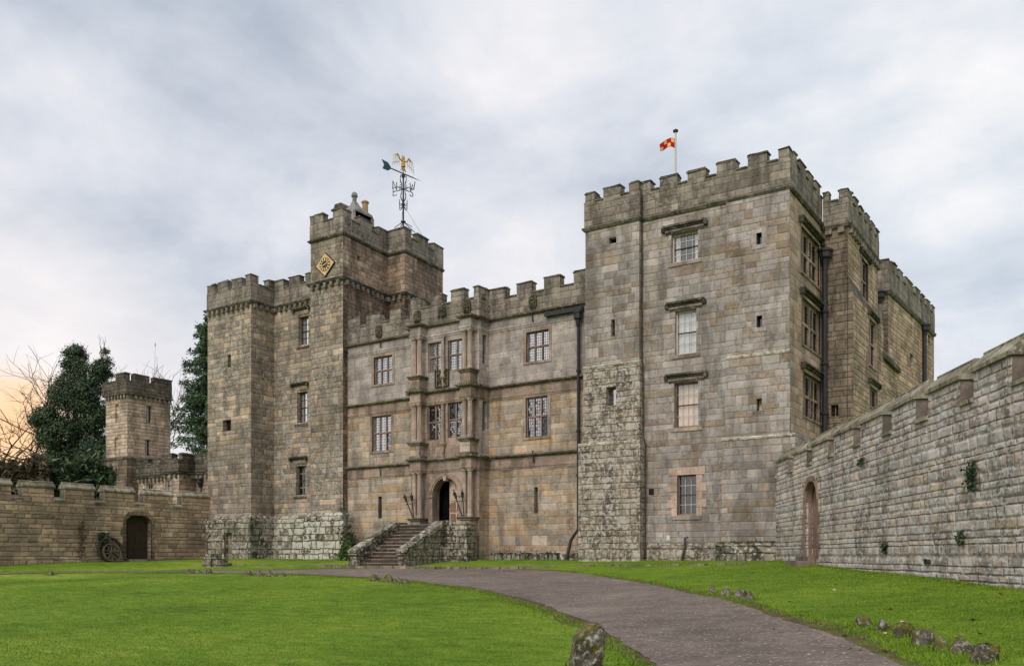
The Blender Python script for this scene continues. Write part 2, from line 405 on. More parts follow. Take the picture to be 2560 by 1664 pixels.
MAT['notice'] = plain('white notice plate', (206, 204, 200), 0.5, 4, 0.04)
MAT['bark'] = plain('grey brown bark', (84, 72, 62), 0.9, 9, 0.35, 0.1, 0.02)
MAT['redbark'] = plain('brown twig bark', (96, 76, 66), 0.9, 9, 0.3, 0.1, 0.02)


def leafmat(name, cols, scale=0.9):
    m, T = new_mat(name)
    oc = T.n('ShaderNodeTexCoord').outputs['Object']
    geo = T.n('ShaderNodeNewGeometry')
    r = T.m('ADD', T.m('MULTIPLY', geo.outputs['Random Per Island'], 0.55), T.m('MULTIPLY', T.noise(oc, scale, 4.0), 0.45))
    c = T.ramp(r, [(0.2 + 0.6 * i / (len(cols) - 1), srgb(*k)) for i, k in enumerate(cols)])
    finish(T, c, 0.6, None, 0, 0, 0.3)
    return m


MAT['ivy'] = leafmat('dark ivy leaves', [(26, 40, 28), (40, 57, 38), (60, 80, 52), (104, 118, 82)])
MAT['needles'] = leafmat('conifer needles', [(48, 66, 50), (66, 88, 64), (86, 108, 76), (106, 126, 90)])
MAT['brush'] = leafmat('brown hedge twigs', [(58, 48, 40), (78, 66, 52), (92, 80, 60), (70, 74, 50)])
MAT['weed'] = leafmat('green weed leaves', [(50, 66, 30), (74, 92, 42), (92, 112, 54)])
MAT['pebble'] = leafmat('loose pale pebbles', [(92, 83, 76), (118, 107, 99), (140, 129, 120), (172, 161, 151)], 3.0)
MAT['deadleaf'] = leafmat('fallen leaves', [(120, 78, 44), (156, 108, 66), (190, 150, 110), (206, 190, 170)])


def grassmat(name, shade=1.0):
    m, T = new_mat(name)
    oc = T.n('ShaderNodeTexCoord').outputs['Object']
    mp = T.n('ShaderNodeMapping', None, Vector=oc)
    mp.inputs['Rotation'].default_value = (0, 0, 0.6)
    mp.inputs['Scale'].default_value = (1, 2.0, 1)
    a = T.noise(oc, 0.22, 4.0, 0.6)
    b = T.noise(mp.outputs[0], 1.6, 6.0, 0.65)
    cfin = T.noise(oc, 26.0, 4.0, 0.7)
    ctin = T.noise(oc, 90.0, 2.0, 0.6)
    k = T.m('ADD', T.m('MULTIPLY', a, 0.35), T.m('ADD', T.m('MULTIPLY', b, 0.4), T.m('MULTIPLY', cfin, 0.25)))
    col = T.ramp(k, [(0.38, srgb(64, 88, 14)), (0.46, srgb(95, 125, 30)), (0.53, srgb(117, 142, 42)), (0.62, srgb(148, 160, 64))])
    v = T.m('ADD', 0.7, T.m('ADD', T.m('MULTIPLY', cfin, 0.36), T.m('MULTIPLY', ctin, 0.26)))
    col = T.mix(1.0, col, T.n('ShaderNodeCombineXYZ', None, i0=v, i1=v, i2=v).outputs[0], 'MULTIPLY')
    tired = T.m('MULTIPLY', T.step(T.noise(T.vm('ADD', oc, (8, 3, 0)), 0.9, 7.0, 0.7), 0.55, 0.75), 0.45)
    col = T.mix(tired, col, srgb(122, 122, 60))
    finish(T, col, 0.85, T.m('ADD', cfin, T.m('MULTIPLY', ctin, 0.5)), 0.03, 1.0, 0.15)
    return m


MAT['grass'] = grassmat('mown lawn')
m_, T = new_mat('grass blades')
oc = T.n('ShaderNodeTexCoord').outputs['Object']
geo = T.n('ShaderNodeNewGeometry')
k = T.m('ADD', T.m('MULTIPLY', geo.outputs['Random Per Island'], 0.5), T.m('MULTIPLY', T.noise(oc, 0.8, 5.0, 0.6), 0.5))
finish(T, T.ramp(k, [(0.25, srgb(74, 98, 20)), (0.5, srgb(103, 132, 30)), (0.7, srgb(124, 148, 42)), (0.85, srgb(152, 160, 74))]), 0.7, None, 0, 0, 0.2)
MAT['blade'] = m_

m_, T = new_mat('wet gravel drive')
oc = T.n('ShaderNodeTexCoord').outputs['Object']
vor = T.n('ShaderNodeTexVoronoi', None, Vector=oc)
vor.inputs['Scale'].default_value = 22.0
vs = T.n('ShaderNodeSeparateColor', None, i0=vor.outputs['Color'])
vor2 = T.n('ShaderNodeTexVoronoi', None, Vector=oc)
vor2.inputs['Scale'].default_value = 13.0
vs2 = T.n('ShaderNodeSeparateColor', None, i0=vor2.outputs['Color'])
a = T.noise(oc, 0.45, 5.0, 0.6)
b = T.noise(oc, 60.0, 3.0, 0.7)
md = T.noise(oc, 2.4, 6.0, 0.66)
c = T.ramp(T.m('ADD', T.m('MULTIPLY', a, 0.5), T.m('MULTIPLY', md, 0.5)), [(0.36, srgb(102, 91, 84)), (0.48, srgb(120, 108, 100)), (0.56, srgb(132, 119, 110)), (0.66, srgb(146, 133, 123))])
v = T.m('ADD', 0.66, T.m('ADD', T.m('MULTIPLY', vs.outputs[0], 0.3), T.m('MULTIPLY', b, 0.4)))
c = T.mix(1.0, c, T.n('ShaderNodeCombineXYZ', None, i0=v, i1=v, i2=v).outputs[0], 'MULTIPLY')
peb = T.m('MULTIPLY', T.m('MULTIPLY', T.step(vs2.outputs[0], 0.7, 0.74), T.m('SUBTRACT', 1.0, T.step(vor2.outputs['Distance'], 0.22, 0.4))), 0.5)
c = T.mix(peb, c, srgb(206, 196, 186))
finish(T, c, 0.85, T.m('ADD', T.m('ADD', vor.outputs['Distance'], peb), b), 0.02, 1.0, 0.2)
MAT['gravel'] = m_

m_, T = new_mat('bare earth verge')
oc = T.n('ShaderNodeTexCoord').outputs['Object']
a = T.noise(oc, 3.0, 8.0, 0.7)
finish(T, T.ramp(a, [(0.36, srgb(66, 58, 38)), (0.5, srgb(92, 80, 58)), (0.6, srgb(88, 98, 40)), (0.7, srgb(100, 118, 40))]), 0.9, a, 0.03, 1.0, 0.15)
MAT['earth'] = m_


def glassmat(name, gloss, dark, through=0.0, tint=(1, 1, 1, 1), wob=0.02):
    m, T = new_mat(name)
    oc = T.n('ShaderNodeTexCoord').outputs['Object']
    nz = T.noise(oc, 5.0, 2.0, 0.5)
    bp = T.n('ShaderNodeBump', None, Height=nz)
    bp.inputs['Distance'].default_value = wob
    gl = T.n('ShaderNodeBsdfGlossy', None, Color=tint, Roughness=0.03, Normal=bp.outputs[0])
    if through > 0:
        df = T.n('ShaderNodeBsdfTransparent', None, Color=(0.92, 0.93, 0.94, 1))
    else:
        df = T.n('ShaderNodeBsdfDiffuse', None, Color=srgb(*dark))
    mx = T.n('ShaderNodeMixShader')
    mx.inputs[0].default_value = gloss
    T.t.links.new(df.outputs[0], mx.inputs[1])
    T.t.links.new(gl.outputs[0], mx.inputs[2])
    T.n('ShaderNodeOutputMaterial', None, Surface=mx.outputs[0])
    return m


MAT['pane_sky'] = glassmat('leaded glass with sky in it', 0.62, (176, 178, 180), wob=0.0015)  # pale base colour paints in sky glare and curtains behind
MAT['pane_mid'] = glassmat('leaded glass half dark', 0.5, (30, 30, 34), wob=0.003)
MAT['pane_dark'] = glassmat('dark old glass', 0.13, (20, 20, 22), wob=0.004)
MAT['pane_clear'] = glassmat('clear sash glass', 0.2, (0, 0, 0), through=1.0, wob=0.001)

m_, T = new_mat('quartered flag cloth')
uvn = T.n('ShaderNodeTexCoord').outputs['UV']
s_ = T.n('ShaderNodeSeparateXYZ', None, i0=uvn)
cx = T.m('FLOOR', T.m('MULTIPLY', s_.outputs[0], 4.0))
cy = T.m('FLOOR', T.m('MULTIPLY', s_.outputs[1], 2.0))
par = T.m('MODULO', T.m('ADD', cx, cy), 2.0)
cm = T.mix(par, srgb(176, 28, 44), srgb(226, 192, 96))
fx_ = T.m('ABSOLUTE', T.m('SUBTRACT', T.m('FRACT', T.m('MULTIPLY', s_.outputs[0], 4.0)), 0.5))
fy_ = T.m('ABSOLUTE', T.m('SUBTRACT', T.m('FRACT', T.m('MULTIPLY', s_.outputs[1], 2.0)), 0.5))
ins = T.m('LESS_THAN', T.m('MAXIMUM', fx_, fy_), 0.4)
cm = T.mix(T.m('MULTIPLY', par, ins), srgb(176, 28, 44), srgb(226, 192, 96))
finish(T, cm, 0.8, None, 0, 0, 0.1)
MAT['flag'] = m_


# ------------------------------------------------------------------ geometry helpers
class MB:
    def __init__(s):
        s.v, s.f, s.mi, s.uvo = [], [], [], {}
        s.mats = []

    def mat(s, name):
        if name not in s.mats:
            s.mats.append(name)
        return s.mats.index(name)

    def face(s, pts, mat):
        b = len(s.v)
        s.v += [tuple(p) for p in pts]
        s.f.append(tuple(range(b, b + len(pts))))
        s.mi.append(s.mat(mat))

    def box(s, W, s0, s1, z0, z1, o0, o1, mat, topmat=None, taper=0.0):
        """box in a wall's own frame: s along, z up, o outwards"""
        P = lambda a, o, z: W.p(a, z, o)
        t = taper
        A = [P(s0, o1, z0), P(s1, o1, z0), P(s1, o0, z0), P(s0, o0, z0)]
        B = [P(s0 + t, o1 - t, z1), P(s1 - t, o1 - t, z1), P(s1 - t, o0 + t, z1), P(s0 + t, o0 + t, z1)]
        for i in range(4):
            j = (i + 1) % 4
            s.face([A[i], A[j], B[j], B[i]], mat)
        s.face(B, topmat or mat)
        s.face(A[::-1], mat)

    def prism(s, W, poly, o0, o1, mat):
        """polygon [(s,z)] counter clockwise seen from outside, extruded from o0 to o1"""
        F = [W.p(a, z, o1) for a, z in poly]
        B = [W.p(a, z, o0) for a, z in poly]
        s.face(F, mat)
        s.face(B[::-1], mat)
        n = len(poly)
        for i in range(n):
            j = (i + 1) % n
            s.face([F[i], B[i], B[j], F[j]], mat)

    def tube(s, pts, r, mat, seg=8, r1=None, cap=True):
        pts = [Vector(p) for p in pts]
        n = len(pts)
        base = len(s.v)
        mi = s.mat(mat)
        up = None
        for i, p in enumerate(pts):
            d = (pts[min(i + 1, n - 1)] - pts[max(i - 1, 0)])
            if d.length < 1e-9:
                d = Vector((0, 0, 1))
            d.normalize()
            if up is None:
                up = d.orthogonal().normalized()
            up = (up - d * up.dot(d))
            if up.length < 1e-6:
                up = d.orthogonal()
            up.normalize()
            q = d.cross(up)
            rr = r if r1 is None else r + (r1 - r) * i / max(1, n - 1)
            for k in range(seg):
                a = 2 * math.pi * k / seg
                s.v.append(tuple(p + up * (rr * math.cos(a)) + q * (rr * math.sin(a))))
        for i in range(n - 1):
            for k in range(seg):
                a, b = base + i * seg + k, base + i * seg + (k + 1) % seg
                s.f.append((a, b, b + seg, a + seg))
                s.mi.append(mi)
        if cap:
            s.f.append(tuple(base + k for k in range(seg))[::-1]); s.mi.append(mi)
            s.f.append(tuple(base + (n - 1) * seg + k for k in range(seg))); s.mi.append(mi)

    def lathe(s, c, prof, mat, seg=20):
        base = len(s.v)
        mi = s.mat(mat)
        for r, z in prof:
            for k in range(seg):
                a = 2 * math.pi * k / seg
                s.v.append((c[0] + r * math.cos(a), c[1] + r * math.sin(a), c[2] + z))
        for i in range(len(prof) - 1):
            for k in range(seg):
                a, b = base + i * seg + k, base + i * seg + (k + 1) % seg
                s.f.append((a, b, b + seg, a + seg))
                s.mi.append(mi)
        s.f.append(tuple(base + k for k in range(seg))[::-1]); s.mi.append(mi)
        s.f.append(tuple(base + (len(prof) - 1) * seg + k for k in range(seg))); s.mi.append(mi)

    def sweep(s, pts, prof, mat, closed=False, caps=True):
        """profile [(o,z)] swept round a plan polyline with mitred corners"""
        P = [Vector((p[0], p[1])) for p in pts]
        n = len(P)
        ns = []
        cnt = n if closed else n - 1
        for i in range(cnt):
            d = (P[(i + 1) % n] - P[i]).normalized()
            ns.append(Vector((d.y, -d.x)))
        M = []
        for i in range(n):
            if closed:
                a, b = ns[i - 1], ns[i]
            else:
                a, b = ns[max(i - 1, 0)], ns[min(i, cnt - 1)]
            M.append((a + b) / (1 + a.dot(b)))
        base = len(s.v)
        k = len(prof)
        mi = s.mat(mat)
        for i in range(n):
            for o, z in prof:
                q = P[i] + M[i] * o
                s.v.append((q.x, q.y, z))
        for i in range(cnt):
            j = (i + 1) % n
            for a in range(k):
                b = (a + 1) % k
                s.f.append((base + i * k + a, base + j * k + a, base + j * k + b, base + i * k + b))
                s.mi.append(mi)
        if not closed and caps:
            s.f.append(tuple(base + a for a in range(k))[::-1]); s.mi.append(mi)
            s.f.append(tuple(base + (n - 1) * k + a for a in range(k))); s.mi.append(mi)

    def panel(s, W, s0, s1, z0, z1, mat, ops=(), o=0.0, rmat=None):
        """flat wall face with real openings (sa, sb, za, zb, depth) and their reveals"""
        ss = sorted({s0, s1} | {x for q in ops for x in q[:2] if s0 < x < s1})
        zs = sorted({z0, z1} | {x for q in ops for x in q[2:4] if z0 < x < z1})
        for a, b in zip(ss, ss[1:]):
            for c, d in zip(zs, zs[1:]):
                ms, mz = (a + b) / 2, (c + d) / 2
                if any(q[0] < ms < q[1] and q[2] < mz < q[3] for q in ops):
                    continue
                s.face([W.p(a, c, o), W.p(b, c, o), W.p(b, d, o), W.p(a, d, o)], mat)
        for q in ops:
            a, b, c, d, dep = q[:5]
            rm = rmat or mat
            if b <= s0 or a >= s1 or d <= z0 or c >= z1:
                continue
            i = o - dep
            s.face([W.p(a, c, o), W.p(a, d, o), W.p(a, d, i), W.p(a, c, i)][::-1], rm)
            s.face([W.p(b, c, o), W.p(b, d, o), W.p(b, d, i), W.p(b, c, i)], rm)
            s.face([W.p(a, d, o), W.p(b, d, o), W.p(b, d, i), W.p(a, d, i)][::-1], rm)
            s.face([W.p(a, c, o), W.p(b, c, o), W.p(b, c, i), W.p(a, c, i)], rm)

    def volume(s, pts, z0, z1, mat, ops=None, cap=True, mats=None):
        n = len(pts)
        for i in range(n):
            W = Wall(pts[i], pts[(i + 1) % n])
            s.panel(W, 0, W.L, z0, z1, (mats or {}).get(i, mat), (ops or {}).get(i, ()))
        if cap:
            s.face([(p[0], p[1], z1) for p in pts], mat)

    def build(s, name, parent=None, off=None, smooth=False):
        me = bpy.data.meshes.new(name)
        me.from_pydata(s.v, [], s.f)
        for m in s.mats:
            me.materials.append(MAT[m])
        me.polygons.foreach_set('material_index', s.mi)
        if smooth:
            me.polygons.foreach_set('use_smooth', [True] * len(s.f))
        me.update()
        uvl = me.uv_layers.new(name='uv')
        nl = len(me.loops)
        vi = np.empty(nl, dtype=np.int32)
        me.loops.foreach_get('vertex_index', vi)
        co = np.empty(len(me.vertices) * 3)
        me.vertices.foreach_get('co', co)
        co = co.reshape(-1, 3)
        nf = len(me.polygons)
        fn = np.empty(nf * 3)
        me.polygons.foreach_get('normal', fn)
        fn = fn.reshape(-1, 3)
        tot = np.empty(nf, dtype=np.int32)
        me.polygons.foreach_get('loop_total', tot)
        N = np.repeat(fn, tot, axis=0)
        C = co[vi]
        h = np.hypot(N[:, 0], N[:, 1]) + 1e-9
        flat = np.abs(N[:, 2]) > 0.8
        # snap the tangent so that flush faces share one set of courses
        ang = np.round(np.arctan2(N[:, 1], N[:, 0]) / 0.05) * 0.05
        tx, ty = -np.sin(ang), np.cos(ang)
        UV = np.empty((nl, 2))
        UV[:, 0] = np.where(flat, C[:, 0], C[:, 0] * tx + C[:, 1] * ty)
        UV[:, 1] = np.where(flat, C[:, 1], C[:, 2])
        uvl.data.foreach_set('uv', UV.ravel())
        ob = bpy.data.objects.new(name, me)
        COL.objects.link(ob)
        if parent is not None:
            ob.parent = parent
            ob.location = -world_loc(parent)
        return ob


def world_loc(o):
    l = Vector((0, 0, 0))
    while o is not None:
        l += Vector(o.location)
        o = o.parent
    return l


class Wall:
    """a vertical plane from P to Q; outward is to the right of travel"""
    def __init__(s, P, Q):
        s.P = Vector((P[0], P[1]))
        d = Vector((Q[0] - P[0], Q[1] - P[1]))
        s.L = d.length
        s.d = d / s.L
        s.n = Vector((s.d.y, -s.d.x))

    def p(s, a, z, o=0.0):
        q = s.P + s.d * a + s.n * o
        return (q.x, q.y, z)

    def at(s, u, v, o=0.0):
        a, zz = (u - U0) / FPX, (HZ - v) / FPX
        D = Vector((CA * a - SA, SA * a + CA))
        t = (s.P + s.n * o).dot(s.n) / D.dot(s.n)
        q = D * t - s.P
        return q.dot(s.d), t * zz

    def rect(s, u0, u1, v0, v1, o=0.0):
        """opening from its picture columns and the rows at its middle"""
        um = (u0 + u1) / 2
        return (s.at(u0, v0, o)[0], s.at(u1, v0, o)[0], s.at(um, v1, o)[1], s.at(um, v0, o)[1])


def thing(name, label, cat, loc, group=None):
    o = bpy.data.objects.new(name, None)
    COL.objects.link(o)
    o.location = loc
    o.empty_display_size = 0.3
    tag(o, label, cat, group)
    return o


def tag(o, label, cat, group=None):
    o['label'] = label
    o['category'] = cat
    if group:
        o['group'] = group
    return o


def struct(o, kind='structure'):
    o['kind'] = kind
    return o


def jit(a):
    return random.uniform(-a, a)


def merlons_of(W, us, v):
    return [(W.at(a, v)[0], W.at(b, v)[0]) for a, b in us]


def merlon(parent, parts, zc, zt, th, mat='parapet_stone', cop='coping', over=0.03):
    mb = MB()
    zt = zt + jit(0.035)
    for k, (W, a, b) in enumerate(parts):
        if k:
            pv = parts[0][0]
            a = a + th if pv.d.x * W.d.y - pv.d.y * W.d.x > 0 else a - th
        e = 0.003 * k
        mb.box(W, a, b, zc, zt - 0.06 - e, -th, 0.0, mat)
        l = a - over if not k else a + over * 0.2
        mb.box(W, l + jit(0.012), b + over + jit(0.012), zt - 0.06 - e, zt - 0.01 - e, -th - over, over, cop)
        mb.box(W, l + 0.02, b + over - 0.02, zt - 0.01 - e, zt + 0.03 - e, -th - over + 0.02, over - 0.02, cop, taper=0.05)
    off = {}
    for i, q in enumerate(mb.v):
        if q[2] > zc + 0.15:
            k_ = (round(q[0], 2), round(q[1], 2), round(q[2], 1))
            if k_ not in off:
                off[k_] = (jit(0.022), jit(0.022), jit(0.028))
            o_ = off[k_]
            mb.v[i] = (q[0] + o_[0], q[1] + o_[1], q[2] + o_[2])
    return mb.build('merlon', parent)


def parapet(tower, pts, z0, zc, zt, merl, th=0.42, mat='parapet_stone', corners=True, proud=0.04, close=None):
    """pts plan polyline; merl[i] = list of (s0,s1) on edge i; a last merlon ending at the corner joins the first of the next edge"""
    mb = MB()
    mb.sweep(pts, [(proud, z0), (proud, zc), (-th, zc), (-th, z0)], mat)
    base = mb
    jobs = []
    carry = None
    for i in range(len(pts) - 1):
        W0 = Wall(pts[i], pts[i + 1])
        W = Wall(W0.p(0, 0, proud)[:2], W0.p(W0.L, 0, proud)[:2])
        L = list(merl[i])
        if carry is not None and L and L[0][0] < 0.05:
            jobs.append(carry + [(W, 0.0, L[0][1])])
            prev = L.pop(0)[1]
            carry = None
        else:
            if carry:
                jobs.append(carry)
                carry = None
            prev = 0.0
        for a, b in L:
            if a > prev + 0.02:
                base.box(W, prev + 0.005, a - 0.005, zc, zc + 0.07, -th - 0.03, 0.05, 'coping', taper=0.02)
            if b > W.L - 0.05 and i < len(pts) - 2 and corners:
                carry = [(W, a, W.L)]
            else:
                jobs.append([(W, a, b)])
            prev = b
        if prev < W.L - 0.06:
            base.box(W, prev + 0.005, W.L - 0.005, zc, zc + 0.07, -th - 0.03, 0.05, 'coping', taper=0.02)
    if carry:
        jobs.append(carry)
    po = mb.build('parapet', tower)
    for j in jobs:
        merlon(po, j, zc, zt, th, mat)
    return po


STRING = lambda z, o=0.12, h=0.2: [(0.0, z - h), (o * 0.5, z - h), (o, z - h * 0.45), (o, z - h * 0.2), (0.0, z)]


def string_course(tower, pts, z, o=0.12, h=0.2, mat='coping', corbels=None, cw=0.17, name='string_course'):
    mb = MB()
    mb.sweep(pts, STRING(z, o, h), mat)
    so = mb.build(name, tower)
    if corbels:
        for i in range(len(pts) - 1):
            W = Wall(pts[i], pts[i + 1])
            k = max(1, int(W.L / corbels))
            for q in range(k):
                a = (q + 0.5) * W.L / k - cw / 2
                c = MB()
                c.prism(W, [(a, z - h - 0.24), (a + cw, z - h - 0.24), (a + cw, z - h), (a, z - h)], 0.0, o * 0.95, 'parapet_stone')
                c.build('corbel', so)
    return so


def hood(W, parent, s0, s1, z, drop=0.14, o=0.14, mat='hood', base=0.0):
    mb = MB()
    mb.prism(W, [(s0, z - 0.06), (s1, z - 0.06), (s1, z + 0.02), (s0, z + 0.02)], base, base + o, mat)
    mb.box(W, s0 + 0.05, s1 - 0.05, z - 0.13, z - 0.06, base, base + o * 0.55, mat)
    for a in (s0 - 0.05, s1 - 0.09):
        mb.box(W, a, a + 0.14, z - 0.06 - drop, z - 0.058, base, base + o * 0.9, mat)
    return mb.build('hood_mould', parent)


def leaded(parent, W, s0, s1, z0, z1, o, pane='pane_sky', nx=3, nz=5, tilt=0.012):
    mb = MB()
    for i in range(nx):
        for j in range(nz):
            a, b = s0 + (s1 - s0) * i / nx, s0 + (s1 - s0) * (i + 1) / nx
            c, d = z0 + (z1 - z0) * j / nz, z0 + (z1 - z0) * (j + 1) / nz
            t1, t2 = jit(tilt), jit(tilt)
            mb.face([W.p(a, c, o + t1 - t2), W.p(b, c, o - t1 - t2), W.p(b, d, o - t1 + t2), W.p(a, d, o + t1 + t2)], pane)
    p = mb.build('pane', parent)
    cb = MB()
    w = 0.005
    for i in range(0, nx + 1):
        a = s0 + (s1 - s0) * i / nx
        a = min(max(a, s0 + w), s1 - w)
        cb.box(W, a - w, a + w, z0, z1, o + 0.018, o + 0.026, 'came')
    for j in range(0, nz + 1):
        c = z0 + (z1 - z0) * j / nz
        c = min(max(c, z0 + w), z1 - w)
        cb.box(W, s0, s1, c - w, c + w, o + 0.027, o + 0.034, 'came')
    cb.build('lead_came', parent)


def mullion_window(tower, W, r, lights=3, rows=2, dep=0.22, o=0.0, mat='redstone', frame=0.05, bar=0.08, pane='pane_sky',
                   split=0.52, nx=3, nz=5, surround=0.16, smat='dressing', panes=None, king=False):
    """stone mullioned and transomed window standing in an opening r = (s0,s1,z0,z1)"""
    s0, s1, z0, z1 = r
    oi = o - dep
    fb = MB()
    fb.box(W, s0, s0 + frame, z0, z1, oi, oi + 0.13, mat)
    fb.box(W, s1 - frame, s1, z0, z1, oi, oi + 0.13, mat)
    fb.box(W, s0 + frame, s1 - frame, z1 - frame, z1, oi, oi + 0.13, mat)
    fb.box(W, s0 + frame, s1 - frame, z0, z0 + frame, oi, oi + 0.14, mat)
    a0, a1, b0, b1 = s0 + frame, s1 - frame, z0 + frame, z1 - frame
    lw = (a1 - a0 - bar * (lights - 1)) / lights
    zt = b0 + (b1 - b0) * split
    if rows == 2:
        fb.box(W, a0, a1, zt - bar / 2, zt + bar / 2, oi + 0.002, oi + 0.16, mat)
    for i in range(1, lights):
        a = a0 + i * lw + (i - 1) * bar
        pr = 0.145 + (0.06 if king and i == lights // 2 else 0)
        if rows == 2:
            fb.box(W, a, a + bar, b0, zt - bar / 2, oi, oi + pr, mat)
            fb.box(W, a, a + bar, zt + bar / 2, b1, oi, oi + pr, mat)
        else:
            fb.box(W, a, a + bar, b0, b1, oi, oi + pr, mat)
    win = fb.build('window', tower)
    if surround:
        g = surround
        sb = MB()
        e = 0.018
        sb.box(W, s0 - g, s0, z0, z1, o - 0.05, o + e, smat)
        sb.box(W, s1, s1 + g, z0, z1, o - 0.05, o + e, smat)
        sb.box(W, s0 - g, s1 + g, z1, z1 + g, o - 0.05, o + e + 0.003, smat)
        sb.build('window_surround', win)
        sl = MB()
        sl.box(W, s0 - g, s1 + g, z0 - 0.1, z0, o - dep + 0.005, o + 0.05, smat)
        sl.build('sill', win)
    n = 0
    rowsz = [(b0, zt - bar / 2), (zt + bar / 2, b1)] if rows == 2 else [(b0, b1)]
    for (c, d) in rowsz:
        for i in range(lights):
            a = a0 + i * (lw + bar)
            pk = panes[n % len(panes)] if panes else pane
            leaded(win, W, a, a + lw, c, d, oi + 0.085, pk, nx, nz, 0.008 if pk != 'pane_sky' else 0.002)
            n += 1
    return win


def sash_window(tower, W, r, cols=4, rows=4, dep=0.24, o=0.0, frame_mat='white_paint', bars='white_paint', glass='pane_clear',
                behind=None, rail='brown_paint', fw=0.05):
    s0, s1, z0, z1 = r
    oi = o - dep
    fb = MB()
    fb.box(W, s0, s0 + fw, z0, z1, oi, oi + 0.09, frame_mat)
    fb.box(W, s1 - fw, s1, z0, z1, oi, oi + 0.09, frame_mat)
    fb.box(W, s0 + fw, s1 - fw, z1 - fw, z1, oi, oi + 0.09, frame_mat)
    fb.box(W, s0 + fw, s1 - fw, z0, z0 + fw * 1.3, oi, oi + 0.1, frame_mat)
    win = fb.build('window', tower)
    a0, a1, b0, b1 = s0 + fw, s1 - fw, z0 + fw * 1.3, z1 - fw
    zm = (b0 + b1) / 2
    mb = MB()
    mb.box(W, a0, a1, zm - 0.022, zm + 0.022, oi + 0.02, oi + 0.075, rail)
    mb.build('meeting_rail', win)
    gb = MB()
    w = 0.011
    for i in range(1, cols):
        a = a0 + (a1 - a0) * i / cols
        gb.box(W, a - w, a + w, b0, zm - 0.022, oi + 0.02, oi + 0.05, bars)
        gb.box(W, a - w, a + w, zm + 0.022, b1, oi + 0.02, oi + 0.05, bars)
    for half in ((b0, zm - 0.022), (zm + 0.022, b1)):
        for j in range(1, rows // 2):
            c = half[0] + (half[1] - half[0]) * j / (rows // 2)
            gb.box(W, a0, a1, c - w, c + w, oi + 0.02, oi + 0.051, bars)
    gb.build('glazing_bars', win)
    pb = MB()
    pb.face([W.p(a0, b0, oi + 0.015), W.p(a1, b0, oi + 0.015), W.p(a1, b1, oi + 0.015), W.p(a0, b1, oi + 0.015)], glass)
    pb.build('pane', win)
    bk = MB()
    bk.box(W, s0 - 0.3, s1 + 0.3, z0 - 0.3, z1 + 0.3, oi - 0.95, oi - 0.9, 'black')  # black box stands in for the shade of the unlit room
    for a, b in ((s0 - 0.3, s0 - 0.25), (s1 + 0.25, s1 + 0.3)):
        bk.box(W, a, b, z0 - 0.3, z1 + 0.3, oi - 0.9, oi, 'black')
    bk.build('room_shade_sheet', win)
    for kind, x0, x1 in (behind or []):
        cb = MB()
        A, B = a0 + (a1 - a0) * x0, a0 + (a1 - a0) * x1
        n = max(6, int((B - A) / 0.02))
        ph = random.random() * 6
        row = []
        for i in range(n + 1):
            q = A + (B - A) * i / n
            f = 0.02 * math.sin(q * 55 + ph) + 0.014 * math.sin(q * 23 + 2 * ph)
            row.append((q, oi - 0.07 + f))
        for (qa, fa), (qb, fbb) in zip(row, row[1:]):
            cb.face([W.p(qa, z0, fa), W.p(qb, z0, fbb), W.p(qb, z1, fbb), W.p(qa, z1, fa)], kind)
        cb.build('curtain', win, smooth=False)
    return win


def slit(tower, W, r, dep=0.3, o=0.0, mat='pane_dark', frame=None):
    s0, s1, z0, z1 = r
    mb = MB()
    mb.face([W.p(s0, z0, o - dep + 0.01), W.p(s1, z0, o - dep + 0.01), W.p(s1, z1, o - dep + 0.01), W.p(s0, z1, o - dep + 0.01)], mat)
    if frame:
        mb.box(W, (s0 + s1) / 2 - 0.02, (s0 + s1) / 2 + 0.02, z0, z1, o - dep + 0.011, o - dep + 0.04, frame)
    return mb.build('window', tower)


def grow(r, d):
    return (r[0] - d, r[1] + d, r[2] - d, r[3] + d)


def D(r, dep):
    return tuple(r) + (dep,)

# ------------------------------------------------------------------ ground
RW_P, RW_Q = (-10.1, 32.97), (4.4, 7.57)            # the right curtain wall's foot line
RWALL = Wall(RW_P, RW_Q)
DIPY = ([-60, 0, 8, 20, 27.5, 29.6, 33.0, 200], [0.6, 0.6, 0.55, 0.42, 0.30, 0.20, 0.02, 0.0])


def sstep(x, a, b):
    t = np.clip((x - a) / (b - a), 0, 1)
    return t * t * (3 - 2 * t)


def gz(X, Y):
    X, Y = np.asarray(X, float), np.asarray(Y, float)
    base = -0.2 - 0.025 * (33 - np.clip(Y, -40, 34))
    dip = np.interp(Y, *DIPY)
    dr = (X - RWALL.P.x) * RWALL.n.x + (Y - RWALL.P.y) * RWALL.n.y
    mask = sstep(dr, 0.0, 8.0) * sstep(X, -44.5, -36.0)
    und = 0.03 * np.sin(X * 0.7 + 1.3) * np.sin(Y * 0.55) * np.clip((34 - Y) / 10, 0, 1)
    return base - dip * mask + und


def G(u, v):
    """where the sight line of picture point (u, v) meets the ground"""
    a, zz = (u - U0) / FPX, (HZ - v) / FPX
    dx, dy = CA * a - SA, SA * a + CA
    t0, t1 = 2.0, 140.0
    prev = None
    t = t0
    while t < t1:
        f = t * zz - float(gz(dx * t, dy * t))
        if f < 0:
            lo, hi = t - 0.25, t
            for _ in range(30):
                mid = (lo + hi) / 2
                if mid * zz - float(gz(dx * mid, dy * mid)) < 0:
                    hi = mid
                else:
                    lo = mid
            t = hi
            break
        t += 0.25
    X, Y = dx * t, dy * t
    return (X, Y, float(gz(X, Y)))


def PXM(u, v, Y):
    """picture point on the plane Y"""
    a, zz = (u - U0) / FPX, (HZ - v) / FPX
    t = Y / (SA * a + CA)
    return (t * (CA * a - SA), Y, t * zz)


